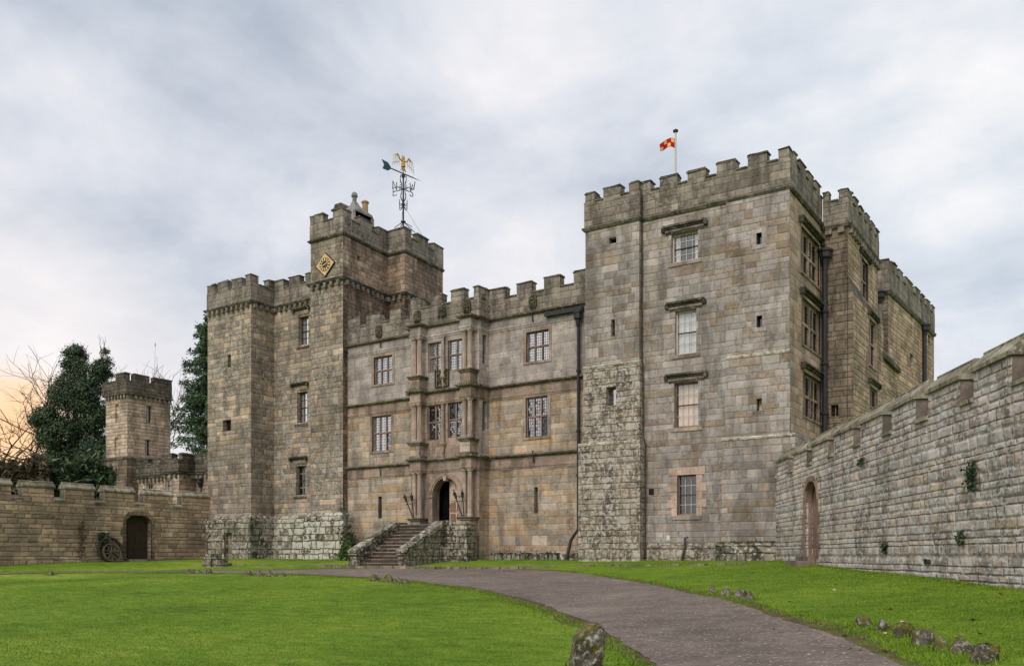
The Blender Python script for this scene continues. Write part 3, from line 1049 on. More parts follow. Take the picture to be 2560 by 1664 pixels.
def grid_mesh(name, xs, ys, matname, dz=0.0, inside=None):
    Xg, Yg = np.meshgrid(xs, ys, indexing='ij')
    Z = gz(Xg, Yg) + dz
    nx, ny = len(xs), len(ys)
    mb = MB()
    mb.v = [tuple(p) for p in np.stack([Xg, Yg, Z], -1).reshape(-1, 3)]
    mi = mb.mat(matname)
    for i in range(nx - 1):
        for j in range(ny - 1):
            mb.f.append((i * ny + j, (i + 1) * ny + j, (i + 1) * ny + j + 1, i * ny + j + 1))
            mb.mi.append(mi)
    return mb.build(name, smooth=True)


xs = np.unique(np.concatenate([np.linspace(-600, -70, 12), np.linspace(-70, 30, 126), np.linspace(30, 600, 12)]))
ys = np.unique(np.concatenate([np.linspace(-300, -10, 10), np.linspace(-10, 45, 80), np.linspace(45, 700, 14)]))
struct(grid_mesh('lawn', xs, ys, 'grass'))

L_EDGE = [(2080, 1900), (1780, 1740), (1655, 1664), (1580, 1610), (1500, 1570), (1400, 1530), (1300, 1497), (1180, 1470), (1060, 1454),
          (940, 1444), (800, 1437), (640, 1433), (480, 1431), (300, 1430.5), (150, 1431.5), (0, 1433.5), (-150, 1436)]
R_EDGE = [(2900, 1900), (2480, 1740), (2255, 1664), (2120, 1602), (1960, 1546), (1800, 1502), (1690, 1476), (1600, 1457), (1500, 1441),
          (1420, 1430), (1340, 1425), (1240, 1423.5), (1100, 1423), (960, 1422), (800, 1422), (680, 1424), (540, 1426), (420, 1427), (300, 1427.7),
          (150, 1429), (0, 1431), (-150, 1433)]


def catmull(P, n=8):
    P = [np.array(p) for p in P]
    out = []
    for i in range(len(P) - 1):
        p0, p1, p2, p3 = P[max(i - 1, 0)], P[i], P[i + 1], P[min(i + 2, len(P) - 1)]
        for k in range(n):
            t = k / n
            out.append(0.5 * ((2 * p1) + (p2 - p0) * t + (2 * p0 - 5 * p1 + 4 * p2 - p3) * t * t + (3 * p1 - p0 - 3 * p2 + p3) * t ** 3))
    out.append(P[-1])
    return out


def resample(P, n):
    P = np.array(P)
    d = np.concatenate([[0], np.cumsum(np.hypot(*np.diff(P, axis=0).T))])
    q = np.linspace(0, d[-1], n)
    return np.stack([np.interp(q, d, P[:, 0]), np.interp(q, d, P[:, 1])], -1)


LG = resample(catmull([G(*p)[:2] for p in L_EDGE]), 220)
RG = resample(catmull([G(*p)[:2] for p in R_EDGE]), 220)


def strip(name, A, B, k, matname, dz):
    mb = MB()
    n = len(A)
    for i in range(n):
        for j in range(k + 1):
            q = A[i] + (B[i] - A[i]) * j / k
            mb.v.append((q[0], q[1], float(gz(q[0], q[1])) + dz))
    mi = mb.mat(matname)
    for i in range(n - 1):
        for j in range(k):
            a = i * (k + 1) + j
            mb.f.append((a, a + 1, a + k + 2, a + k + 1))
            mb.mi.append(mi)
    return mb.build(name, smooth=True)


def ragged(E, O, w, amp):
    """edge line pushed out from the other side by w with a worn, uneven outline"""
    out = []
    k = np.exp(-0.5 * (np.arange(-9, 10) / 3.2) ** 2)
    r1 = np.convolve(rng.normal(size=len(E) + 18), k / np.sqrt((k ** 2).sum()), 'valid')
    r2 = rng.normal(size=len(E))
    for i in range(len(E)):
        d = E[i] - O[i]
        d = d / (np.hypot(*d) + 1e-6)
        out.append(E[i] + d * (w + amp * (0.5 * r1[i] + 0.22 * r2[i])))
    return np.array(out)


struct(strip('earth_verge', ragged(LG, RG, 0.3, 0.2), ragged(RG, LG, 0.34, 0.26), 16, 'earth', 0.008))
struct(strip('driveway', ragged(LG, RG, 0.0, 0.09), ragged(RG, LG, 0.0, 0.1), 24, 'gravel', 0.016))

# ------------------------------------------------------------------ west tower with the clock
wt = thing('clock_tower', 'tall grey stone corner tower with a gold diamond clock beside the conifer', 'tower', (-38.5, 36, 0))
LTP = [(-44.7, 33.5), (-40.74, 33.5), (-40.74, 35.2), (-36.35, 35.2), (-36.35, 34.0), (-33.87, 34.0), (-34.25, 37.98),
       (-32.94, 37.98), (-33.3, 41.95), (-44.7, 41.95)]
W_BAY, W_REC, W_CLK = Wall(LTP[0], LTP[1]), Wall(LTP[2], LTP[3]), Wall(LTP[4], LTP[5])
W_CE, W_B2S, W_B2E = Wall(LTP[5], LTP[6]), Wall(LTP[6], LTP[7]), Wall(LTP[7], LTP[8])
ops_bay = [W_BAY.rect(569, 577, 886, 918), W_BAY.rect(557, 577.6, 1049, 1077)]
lt_w = [W_REC.rect(748, 771.5, 790, 861), W_REC.rect(744.5, 768, 979, 1055), W_REC.rect(741, 765, 1164, 1236)]
ZS1 = 14.82
mb = MB()
P5 = LTP
cl = {5: 'clock_stone', 6: 'clock_stone', 7: 'clock_stone'}
mb.volume(P5, -1.2, ZS1, 'tower_stone', {0: [D(r, 0.3) for r in ops_bay], 2: [D(r, 0.34) for r in lt_w]}, True, cl)
mb.build('wall', wt)
CKP = [(-36.35, 34.0), (-33.87, 34.0), (-34.25, 37.98), (-32.94, 37.98), (-33.3, 41.95), (-36.7, 41.95)]
mb = MB()
op_ck = Wall(CKP[1], CKP[2]).rect(894, 900, 640, 652)
mb.volume(CKP, ZS1 + 0.001, 17.5, 'tower_stone', {1: [D(op_ck, 0.3)]}, True, {1: 'clock_upper', 2: 'clock_upper', 3: 'clock_upper'})
mb.build('upper_stage', wt)
for r in ops_bay:
    slit(wt, W_BAY, r, 0.3, frame='came')
slit(wt, Wall(CKP[1], CKP[2]), op_ck, 0.3)
for i, r in enumerate(lt_w):
    w = sash_window(wt, W_REC, r, 3, 4, 0.3, frame_mat='brown_paint', bars='white_paint' if i == 2 else 'came',
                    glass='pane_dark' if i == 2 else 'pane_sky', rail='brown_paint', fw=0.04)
    g = MB()
    s0, s1, z0, z1 = r
    g.box(W_REC, s0 - 0.2, s0 - 0.005, z0 - 0.1, z1 + 0.12, -0.1, 0.05, 'tower_stone')
    g.box(W_REC, s0 - 0.2, s1 + 0.06, z1 + 0.122, z1 + 0.3, -0.1, 0.06, 'tower_stone')
    g.box(W_REC, s0 - 0.22, s1 + 0.05, z0 - 0.2, z0 - 0.102, -0.1, 0.07, 'coping')
    g.build('window_surround', w)
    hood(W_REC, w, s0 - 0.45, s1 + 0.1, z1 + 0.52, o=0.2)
# plinth with a sloping top
pl = MB()
pp = [(-44.7, 35.0), (-44.7, 33.5), (-40.74, 33.5), (-40.74, 35.2), (-36.35, 35.2), (-36.35, 34.0), (-33.87, 34.0), (-33.9, 34.5)]
dr = W_BAY.rect(564, 579, 1331, 1405)
pl.sweep(pp[2:], [(0.32, -1.2), (0.28, 2.05), (0.0, 2.35), (-0.05, -1.2)], 'plinth')
WPL = Wall((-44.98, 33.2), (-40.44, 33.2))
dr2 = WPL.rect(560, 579.5, 1331, 1402)
pl.panel(WPL, 0, WPL.L, -1.2, 2.05, 'plinth', [D(dr2, 0.5)])
q = Wall((-44.98, 34.4), (-44.98, 33.2))
pl.panel(q, 0, q.L, -1.2, 2.05, 'plinth')
pl.face([WPL.p(0, 2.05), WPL.p(WPL.L, 2.05), W_BAY.p(W_BAY.L, 2.35), W_BAY.p(0, 2.35)], 'plinth')
pl.face([q.p(0, 2.05), q.p(q.L, 2.05), W_BAY.p(0, 2.35), (-44.7, 34.4, 2.35)], 'plinth')
mb2 = Wall((-40.44, 33.2), (-40.44, 33.52))
pl.panel(mb2, 0, 0.32, -1.2, 2.05, 'plinth')
pl.build('plinth', wt)
# little half door in the plinth
mb = MB()
s0, s1, z0, z1 = dr2
zm = z0 + (z1 - z0) * 0.58
mb.box(WPL, s0 + 0.18, s1, z0, zm, -0.46, -0.4, 'oldwood')
d_ = mb.build('door', wt)
mb = MB()
mb.box(WPL, s0 + 0.12, s0 + 0.18, z0, z1, -0.48, -0.38, 'oldwood')
mb.box(WPL, s1 - 0.1, s1 - 0.03, zm, z1, -0.48, -0.4, 'wheelwood')
mb.build('door_frame', d_)
mb = MB()
mb.face([WPL.p(s0, z0, -0.49), WPL.p(s1, z0, -0.49), WPL.p(s1, z1, -0.49), WPL.p(s0, z1, -0.49)], 'black')
mb.build('room_shade_sheet', d_)
string_course(wt, [(-44.7, 40), (-44.7, 33.5), (-40.74, 33.5), (-40.74, 35.2), (-36.37, 35.2)], ZS1, 0.2, 0.2, corbels=0.42)
string_course(wt, [(-36.36, 34.6), (-36.35, 34.0), (-33.87, 34.0), (-34.25, 37.98), (-32.94, 37.98), (-33.3, 41.9)], 15.12, 0.2, 0.22, corbels=0.42)
string_course(wt, [(-36.36, 35.5), (-36.35, 34.0), (-33.87, 34.0), (-34.25, 37.98), (-32.94, 37.98), (-33.3, 41.95)], 17.48, 0.14, 0.16)
W_BE = Wall(LTP[1], LTP[2])
WW = Wall((-44.7, 40), (-44.7, 33.5))
parapet(wt, [(-44.7, 40), (-44.7, 33.5), (-40.74, 33.5), (-40.74, 35.2), (-36.35, 35.2)], ZS1, 15.78, 16.28,
        [[(1, 1.7), (2.6, 3.4), (4.3, 5.0), (6.0, WW.L)],
         [(0, 0.75)] + merlons_of(W_BAY, [(546.5, 571), (581, 605.5), (615.6, 629)], 700)[:2] + [(W_BAY.at(615.6, 700)[0], W_BAY.L)],
         [(0, 0.5), (1.25, W_BE.L)],
         [(0, W_REC.at(710, 700)[0])] + merlons_of(W_REC, [(723, 750)], 700) + [(W_REC.at(765, 700)[0], W_REC.L - 0.1)]], th=0.4)
W5 = Wall(CKP[0], CKP[1])
W6, W7, W8 = Wall(CKP[1], CKP[2]), Wall(CKP[2], CKP[3]), Wall(CKP[3], CKP[4])
parapet(wt, [(-36.5, 38), (-36.35, 34.0), (-33.87, 34.0), (-34.25, 37.98), (-32.94, 37.98), (-33.3, 41.95)], 17.48, 18.3, 18.82,
        [[(0.4, 1.1), (2.0, 2.7), (3.5, 4.003)],
         [(0, W5.at(808.5, 530)[0]), (W5.at(834, 530)[0], W5.L)],
         [(0, W6.at(877, 540)[0]), (W6.at(899, 560)[0], W6.at(927.5, 570)[0]), (W6.at(945, 570)[0], W6.L)],
         [(0, W7.L)],
         [(0, W8.at(1027, 590)[0]), (W8.at(1043, 600)[0], W8.at(1069.6, 610)[0]), (W8.at(1083, 620)[0], W8.L)]], th=0.38)
# clock
cz = W_CLK.at(815, 662)
ck = MB()
cs, cz = cz
hw, hh = (W_CLK.at(837, 662)[0] - W_CLK.at(793, 662)[0]) / 2, 0.62
sq = lambda k: [(cs - hw * k, cz), (cs, cz - hh * k), (cs + hw * k, cz), (cs, cz + hh * k)]
ck.prism(W_CLK, sq(1.1), 0.0, 0.07, 'clockblack')
clock = ck.build('clock', wt)
mb = MB()
mb.prism(W_CLK, sq(1.0), 0.0705, 0.09, 'clockgold')
N = 40
ring = [(cs + hw * 0.6 * math.cos(t), cz + hh * 0.6 * math.sin(t)) for t in [2 * math.pi * i / N for i in range(N)]]
mb.prism(W_CLK, ring, 0.0905, 0.096, 'clockblack')
mb.build('clock_face', clock)
for i in range(12):
    t = 2 * math.pi * i / 12
    m2 = MB()
    c_, s_ = math.cos(t), math.sin(t)
    quad = []
    for rr, ww in ((0.3, -0.045), (0.57, -0.085), (0.57, 0.085), (0.3, 0.045)):
        quad.append((cs + hw * (rr * c_ + ww * s_), cz + hh * (rr * s_ - ww * c_)))
    m2.prism(W_CLK, quad, 0.0965, 0.104, 'clockgold')
    m2.build('hour_mark', clock)
for ang, ln in ((math.radians(200), 0.42), (math.radians(25), 0.5)):
    m2 = MB()
    c_, s_ = math.cos(ang), math.sin(ang)
    q4 = [(cs + hw * (rr * c_ + ww * s_), cz + hh * (rr * s_ - ww * c_)) for rr, ww in ((-0.1, -0.06), (ln, -0.025), (ln, 0.025), (-0.1, 0.06))]
    m2.prism(W_CLK, q4, 0.106 + 0.004 * (ln > 0.45), 0.109 + 0.004 * (ln > 0.45), 'clockgold')
    m2.build('clock_hand', clock)
# chimney with its lead cowl behind the clock parapet
q_ = PXM(890, 530, 36.2)
cx, cy = q_[0], q_[1]
ch = MB()
WC = Wall((cx - 0.5, cy - 0.75), (cx + 0.5, cy - 0.75))
ch.box(WC, 0, 0.16, 17.45, 19.3, -0.2, 0, 'lead')
ch.box(WC, 0.84, 1.0, 17.45, 19.3, -0.2, 0, 'hall_stone')
ch.box(WC, 0, 1.0, 17.45, 18.3, -1.5, -0.205, 'tower_stone')
ch.box(WC, 0, 1.0, 17.45, 19.3, -1.7, -1.505, 'tower_stone')
ch.box(WC, 0.02, 0.92, 18.3, 19.25, -1.45, -0.22, 'black')
chim = ch.build('chimney', wt)
cw_ = MB()
prof = [(1.0, 0.0), (1.02, 0.04), (0.96, 0.16), (0.74, 0.3), (0.46, 0.42), (0.3, 0.56), (0.2, 0.72)]
ctr = Vector((cx, cy + 0.1, 19.3))
rings = []
for f, z in prof:
    a, b = 0.52 * f, 0.74 * f
    rings.append([(ctr.x + sx_ * a, ctr.y + sy_ * b - 0.25 * (1 - f), ctr.z + z) for sx_, sy_ in ((-1, -1), (1, -1), (1, 1), (-1, 1))])
for A, B in zip(rings, rings[1:]):
    for i in range(4):
        cw_.face([A[i], A[(i + 1) % 4], B[(i + 1) % 4], B[i]], 'lead')
cw_.face(rings[0][::-1], 'black')
cw_.face(rings[-1], 'lead')
cw_.build('chimney_cowl', chim)
pt = MB()
pt.lathe((ctr.x, ctr.y - 0.22, 19.95), [(0.12, 0), (0.12, 0.36), (0.18, 0.38), (0.18, 0.46), (0.15, 0.58), (0.05, 0.66)], 'lead', 16)
pt.build('chimney_pot', chim)
pt = MB()
pt.lathe((ctr.x - 0.1, ctr.y + 0.75, 19.3), [(0.18, 0), (0.165, 1.0), (0.22, 1.02), (0.22, 1.09), (0.12, 1.16)], 'potclay', 16)
pt.build('chimney_pot', chim)
hb = MB()
q_ = PXM(855, 510, 37.6)
WH = Wall((q_[0] - 0.42, 37.3), (q_[0] + 0.42, 37.3))
hb.box(WH, 0, WH.L, 17.45, 20.55, -0.8, 0, 'tower_stone')
hb.box(WH, -0.1, WH.L + 0.1, 20.551, 20.66, -0.9, 0.1, 'carving')
hb.prism(WH, [(-0.02, 20.661), (WH.L + 0.02, 20.661), (WH.L - 0.22, 20.95), (0.12, 20.95)], -0.8, 0.0, 'carving')
hb.build('chimney_stack', wt)

# ------------------------------------------------------------------ central range
hr = thing('central_range', 'three storey pale ashlar range with mullioned windows and columned porch', 'building', (-26, 38, 0))
W_C = Wall((-34.2, 34.4), (-17.5, 34.4))
ZT, ZM, ZL = 11.39, 8.13, 4.77
w_up = [W_C.rect(935, 981, 890, 959), W_C.rect(1316, 1372, 826.5, 902)]
w_lo = [W_C.rect(931, 978, 1038.5, 1127), W_C.rect(1314.5, 1369, 991, 1092)]
sl_c = [W_C.rect(945.7, 954.5, 1240, 1295), W_C.rect(1335.5, 1344.5, 1217, 1282)]
mb = MB()
mb.panel(W_C, 0, W_C.L, ZM, ZT, 'hall_stone', [D(r, 0.24) for r in w_up], rmat='dressing')
mb.panel(W_C, 0, W_C.L, -1.2, ZM, 'hall_tan', [D(r, 0.24) for r in w_lo] + [D(r, 0.35) for r in sl_c], rmat='dressing')
for a, b in (((-17.5, 34.4), (-17.5, 42)), ((-17.5, 42), (-34.2, 42)), ((-34.2, 42), (-34.2, 34.4))):
    w = Wall(a, b)
    mb.panel(w, 0, w.L, -1.2, ZT, 'hall_tan')
mb.face([(-34.2, 34.4, ZT), (-17.5, 34.4, ZT), (-17.5, 42, ZT), (-34.2, 42, ZT)], 'lead')
mb.build('wall', hr)
for r in w_up:
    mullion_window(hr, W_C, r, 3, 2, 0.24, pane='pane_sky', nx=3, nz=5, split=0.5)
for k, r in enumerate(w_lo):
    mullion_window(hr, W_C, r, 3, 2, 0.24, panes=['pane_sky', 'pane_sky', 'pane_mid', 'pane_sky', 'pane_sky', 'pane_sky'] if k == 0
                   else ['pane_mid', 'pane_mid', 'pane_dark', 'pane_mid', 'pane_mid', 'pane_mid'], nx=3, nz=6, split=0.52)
slit(hr, W_C, sl_c[0], 0.35, mat='black')
slit(hr, W_C, sl_c[1], 0.35, mat='darkwood')
# porch tower
pts_p = [(-28.7, 34.45), (-28.7, 33.6), (-24.48, 33.6), (-24.48, 34.45)]
W_P, W_PS = Wall(pts_p[1], pts_p[2]), Wall(pts_p[2], pts_p[3])
pu = [W_P.rect(1070, 1107, 855, 930), W_P.rect(1119.5, 1159, 848, 924)]
plw = [W_P.rect(1068, 1105.5, 1012, 1100), W_P.rect(1119, 1156, 1005, 1093)]
XA0, XA1, ZTH, ZSP, ZAR = 1.40, 3.03, 1.52, 2.97, 3.80
portal = (XA0, XA1, ZTH, ZAR)
mb = MB()
ps_op = [(0.28, 0.62, 9.2, 10.6), (0.28, 0.62, 6.0, 7.4)]
mb.panel(W_P, 0, W_P.L, ZM, ZT, 'hall_stone', [D(r, 0.24) for r in pu], rmat='dressing')
mb.panel(W_P, 0, W_P.L, ZL - 0.4, ZM, 'dressing', [D(r, 0.24) for r in plw])
mb.panel(W_P, 0, W_P.L, -1.2, ZL - 0.4, 'dressing', [D(portal, 0.5)])
for w, n_ in ((W_PS, 1), (Wall(pts_p[0], pts_p[1]), 0)):
    mb.panel(w, 0, w.L, ZM, ZT, 'hall_stone', [D(ps_op[0], 0.3)] if n_ else ())
    mb.panel(w, 0, w.L, ZL, ZM, 'hall_stone', [D(ps_op[1], 0.3)] if n_ else ())
    mb.panel(w, 0, w.L, -1.2, ZL, 'hall_tan')
mb.face([(-28.7, 33.6, ZT), (-24.48, 33.6, ZT), (-24.48, 34.4, ZT), (-28.7, 34.4, ZT)], 'lead')
porch = mb.build('porch', hr)
for r in ps_op:
    mullion_window(hr, W_PS, r, 1, 2, 0.3, pane='pane_dark', nx=2, nz=5, surround=0, frame=0.04)
for r in pu:
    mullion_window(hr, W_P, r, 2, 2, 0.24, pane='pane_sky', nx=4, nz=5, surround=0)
for r in plw:
    mullion_window(hr, W_P, r, 2, 2, 0.24, panes=['pane_mid', 'pane_mid', 'pane_dark', 'pane_mid'], nx=4, nz=7, surround=0)
# portal arch: spandrels, archivolt, imposts and pilasters
ac = (XA0 + XA1) / 2
ar = (XA1 - XA0) / 2
hz = ZAR - ZSP
arc = [(ac - ar * math.cos(t), ZSP + hz * math.sin(t)) for t in [math.pi * i / 24 for i in range(25)]]
ab = MB()
for (a, za), (b, zb) in zip(arc, arc[1:]):
    ab.face([W_P.p(a, za, 0.0), W_P.p(b, zb, 0.0), W_P.p(b, ZAR + 0.001, 0.0), W_P.p(a, ZAR + 0.001, 0.0)], 'dressing')
    ab.face([W_P.p(a, za, 0.0), W_P.p(a, za, -0.5), W_P.p(b, zb, -0.5), W_P.p(b, zb, 0.0)], 'dressing')
for k, (e0, e1, pr) in enumerate(((0.0, 0.09, 0.05), (0.09, 0.17, 0.085), (0.17, 0.24, 0.06))):
    q0 = [(ac - (ar + e0) * math.cos(t), ZSP + (hz + e0) * math.sin(t)) for t in [math.pi * i / 24 for i in range(25)]]
    q1 = [(ac - (ar + e1) * math.cos(t), ZSP + (hz + e1) * math.sin(t)) for t in [math.pi * i / 24 for i in range(25)]]
    for i in range(24):
        ab.prism(W_P, [q0[i], q0[i + 1], q1[i + 1], q1[i]][::-1], -0.01, pr, 'dressing')
ab.build('arch', porch)
for a in (XA0 - 0.24, XA1):
    mb = MB()
    mb.box(W_P, a, a + 0.24, 0.9, ZSP - 0.1, 0.0, 0.06, 'dressing')
    for k in range(3):
        mb.box(W_P, a + 0.03 + k * 0.07, a + 0.07 + k * 0.07, 1.5, ZSP - 0.16, 0.06, 0.08, 'dressing')
    mb.box(W_P, a - 0.04, a + 0.28, ZSP - 0.098, ZSP, -0.1, 0.12, 'dressing')
    mb.build('pilaster', porch)
mb = MB()
mb.prism(W_P, [(ac - 0.07, ZAR - 0.15), (ac + 0.07, ZAR - 0.15), (ac + 0.11, ZAR + 0.1), (ac - 0.11, ZAR + 0.1)], -0.3, 0.12, 'pinkstone')
mb.build('keystone', porch)
# open oak door leaf, panelled, and black sheets painting the unlit hall's shade behind
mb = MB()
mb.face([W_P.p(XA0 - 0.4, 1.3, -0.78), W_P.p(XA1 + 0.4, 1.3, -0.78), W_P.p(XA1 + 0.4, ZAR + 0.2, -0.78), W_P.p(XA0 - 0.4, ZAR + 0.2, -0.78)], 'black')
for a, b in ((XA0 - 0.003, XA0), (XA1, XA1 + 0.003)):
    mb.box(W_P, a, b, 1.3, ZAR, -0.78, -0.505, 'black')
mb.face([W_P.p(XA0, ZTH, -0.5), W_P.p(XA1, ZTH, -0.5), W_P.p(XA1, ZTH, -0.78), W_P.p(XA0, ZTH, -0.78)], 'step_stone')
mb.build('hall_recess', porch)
mb = MB()
dx0, dx1 = ac - 0.06, XA1 - 0.0
mb.box(W_P, dx0, dx1, ZTH + 0.02, ZAR - 0.02, -0.42, -0.37, 'paledoor')
for i in range(2):
    for j in range(4):
        a = dx0 + 0.06 + i * (dx1 - dx0 - 0.06) / 2
        b = a + (dx1 - dx0 - 0.06) / 2 - 0.07
        c = ZTH + 0.1 + j * 0.54
        mb.box(W_P, a, b, c, c + 0.44, -0.37, -0.33, 'oldwood' if j < 2 else 'paledoor', taper=0.045)
dd = mb.build('door', hr)
dd['label'] = 'pale panelled oak door leaf beside the dark opening'
mb = MB()
mb.tube([W_P.p(dx0 + 0.05, 2.5, -0.35), W_P.p(dx0 + 0.05, 2.5, -0.3), W_P.p(dx0 + 0.05, 2.38, -0.3)], 0.014, 'iron')
mb.build('handle', dd)

# entablatures run over the wall, round the porch and over the column pairs
ENT = [(-33.86, 34.4), (-28.7, 34.4), (-28.7, 33.6), (-28.3, 33.6), (-28.3, 33.1), (-27.7, 33.1), (-27.7, 33.6), (-25.2, 33.6), (-25.2, 33.1),
       (-24.6, 33.1), (-24.6, 33.6), (-24.48, 33.6), (-24.48, 34.4), (-17.9, 34.4)]
for z, nm in ((ZT, 'hall_stone'), (ZM, 'dressing'), (ZL, 'dressing')):
    mb = MB()
    mb.sweep(ENT, [(-0.02, z - 0.16), (0.05, z - 0.15), (0.08, z - 0.1), (0.2, z - 0.075), (0.22, z - 0.015), (0.12, z + 0.02), (-0.02, z + 0.045)], 'cornice')
    cor = mb.build('cornice', hr)
    mb = MB()
    mb.sweep(ENT, [(-0.02, z - 0.68), (0.03, z - 0.68), (0.04, z - 0.6), (0.065, z - 0.59), (0.07, z - 0.5), (0.03, z - 0.495), (0.03, z - 0.161), (-0.02, z - 0.161)], nm)
    ent = mb.build('frieze', cor)
    if z != ZT:
        fl = MB()
        for i in range(len(ENT) - 1):
            w = Wall(ENT[i], ENT[i + 1])
            k = int(w.L / 0.11)
            for q in range(k):
                if w.n.y > -0.5:
                    continue
                a = (q + 0.3) * w.L / k
                fl.box(w, a, a + 0.045, z - 0.46, z - 0.23, 0.03, 0.042, nm)
        fl.build('fluting', cor)


def column(cx, cy, z0, z1, r=0.115, name='column', parent=None):
    h = z1 - z0
    mb = MB()
    mb.lathe((cx, cy, z0), [(r * 1.35, 0), (r * 1.35, 0.05), (r * 1.2, 0.07), (r * 1.28, 0.1), (r * 1.05, 0.14), (r, 0.17), (r * 1.0, h * 0.4), (r * 0.86, h - 0.2),
                            (r * 0.95, h - 0.185), (r * 0.95, h - 0.165), (r * 0.86, h - 0.16), (r * 0.9, h - 0.11), (r * 1.25, h - 0.06), (r * 1.3, h - 0.055), (r * 1.3, h)],
             'column_stone', 22)
    return mb.build(name, parent, smooth=False)


for x in (-28.0, -24.9):
    for z0, ztop, zped in ((-1.2, 1.84, None), (ZL + 0.03, 5.58, 1), (ZM + 0.03, 8.84, 2)):
        mb = MB()
        w = Wall((x - 0.3, 33.1), (x + 0.3, 33.1))
        mb.box(w, 0.0, 0.6, z0, ztop - 0.14, -0.52, 0.06, 'dressing' if zped == 2 else 'hall_tan')
        mb.box(w, -0.05, 0.65, z0, z0 + 0.12 if zped else z0 + 1.4, -0.52, 0.1, 'cornice', taper=0.0)
        mb.box(w, -0.08, 0.68, ztop - 0.138, ztop - 0.06, -0.52, 0.14, 'cornice')
        mb.box(w, -0.14, 0.74, ztop - 0.058, ztop, -0.52, 0.2, 'cornice')
        ped = mb.build('pedestal', hr)
        top = {None: ZL, 1: ZM, 2: ZT}[zped] - 0.68
        for dx in (-0.165, 0.165):
            column(x + dx, 33.22, ztop, top, 0.122, 'column', ped)
for z0, z1 in ((5.5, ZM - 0.68), (8.75, ZT - 0.68)):
    column(-26.6, 33.5, z0, z1, 0.1, 'colonnette', porch)
    mb = MB()
    mb.lathe((-26.6, 33.52, z0 - 0.55), [(0.02, 0), (0.06, 0.1), (0.09, 0.35), (0.17, 0.5), (0.17, 0.55)], 'dressing', 14)
    mb.build('corbel', porch)
mb = MB()
mb.box(Wall((-26.7, 33.6), (-26.5, 33.6)), 0.03, 0.17, 4.83, 5.0, 0.0, 0.06, 'dressing')
mb.build('corbel_foot', porch)


def carved_shield(W, parent, u0, u1, v0, v1, o, name, mat='carving', framed=False):
    """a carved coat of arms: shield, helm, curling mantling in real relief"""
    s0, s1, z0, z1 = W.rect(u0, u1, v0, v1)
    cs_, w_, h_ = (s0 + s1) / 2, s1 - s0, z1 - z0
    mb = MB()
    if framed:
        mb.box(W, s0, s1, z0, z1, o, o + 0.05, 'dressing')
        for a, b, c, d in ((s0, s0 + .05, z0, z1), (s1 - .05, s1, z0, z1), (s0 + .05, s1 - .05, z1 - .05, z1), (s0 + .05, s1 - .05, z0, z0 + .05)):
            mb.box(W, a, b, c, d, o + 0.05, o + 0.11, 'carving')
        o += 0.05
    sh = [(-.2, .12), (-.17, -.12), (0, -.3), (.17, -.12), (.2, .12)]
    mb.prism(W, [(cs_ + a * w_, z0 + h_ * 0.42 + b * h_) for a, b in sh], o, o + 0.1, mat)
    mb.prism(W, [(cs_ + a * w_ * .5, z0 + h_ * 0.42 + b * h_ * .5) for a, b in sh], o + 0.1, o + 0.13, mat)
    for k in range(10):
        sg = -1 if k % 2 else 1
        b = k // 2
        p0 = Vector((cs_ + sg * w_ * 0.12, z0 + h_ * (0.2 + 0.15 * b)))
        path = []
        for t in range(7):
            f = t / 6
            path.append(W.p(p0.x + sg * w_ * (0.28 * f * (1 - 0.25 * f)), p0.y + h_ * 0.12 * math.sin(f * 4.2 + b), o + 0.08 * math.sin(f * 3.1) + 0.015))
        mb.tube(path, 0.05 * w_, mat, 6, 0.03 * w_)
    mb.tube([W.p(cs_, z1 - h_ * 0.34, o + 0.05), W.p(cs_, z1 - h_ * 0.2, o + 0.1), W.p(cs_, z1 - h_ * 0.02, o + 0.06)], 0.13 * w_, mat, 8, 0.06 * w_)
    return mb.build(name, parent)


carved_shield(W_P, hr, 1089.5, 1124, 924, 967, 0.0, 'carved_panel', framed=True)


def carved_head(W, u0, u1, v0, v1, o):
    s0, s1, z0, z1 = W.rect(u0, u1, v0, v1)
    c_, w_, h_ = (s0 + s1) / 2, s1 - s0, z1 - z0
    mb = MB()
    mb.prism(W, [(s0 + .1 * w_, z0), (s1 - .1 * w_, z0), (s1, z0 + .25 * h_), (s1 - .05 * w_, z1 - .1 * h_), (c_ + .2 * w_, z1), (c_ - .3 * w_, z1 - .05 * h_), (s0, z0 + .6 * h_)], o, o + 0.1, 'carving')
    for a, b, rr in ((0, .62, .26), (0, .34, .3), (-.2, .5, .18), (.22, .45, .18), (0, .85, .16), (-.15, .18, .2), (.15, .2, .2)):
        q = W.p(c_ + a * w_, z0 + b * h_, o + 0.1)
        mb.lathe((q[0], q[1] - 0.0, q[2] - rr * w_), [(0.02, 0), (rr * w_ * .8, rr * w_ * .4), (rr * w_, rr * w_), (rr * w_ * .8, rr * w_ * 1.6), (0.02, rr * w_ * 2)], 'carving', 9)
    mb.build('carved_figure', hr)


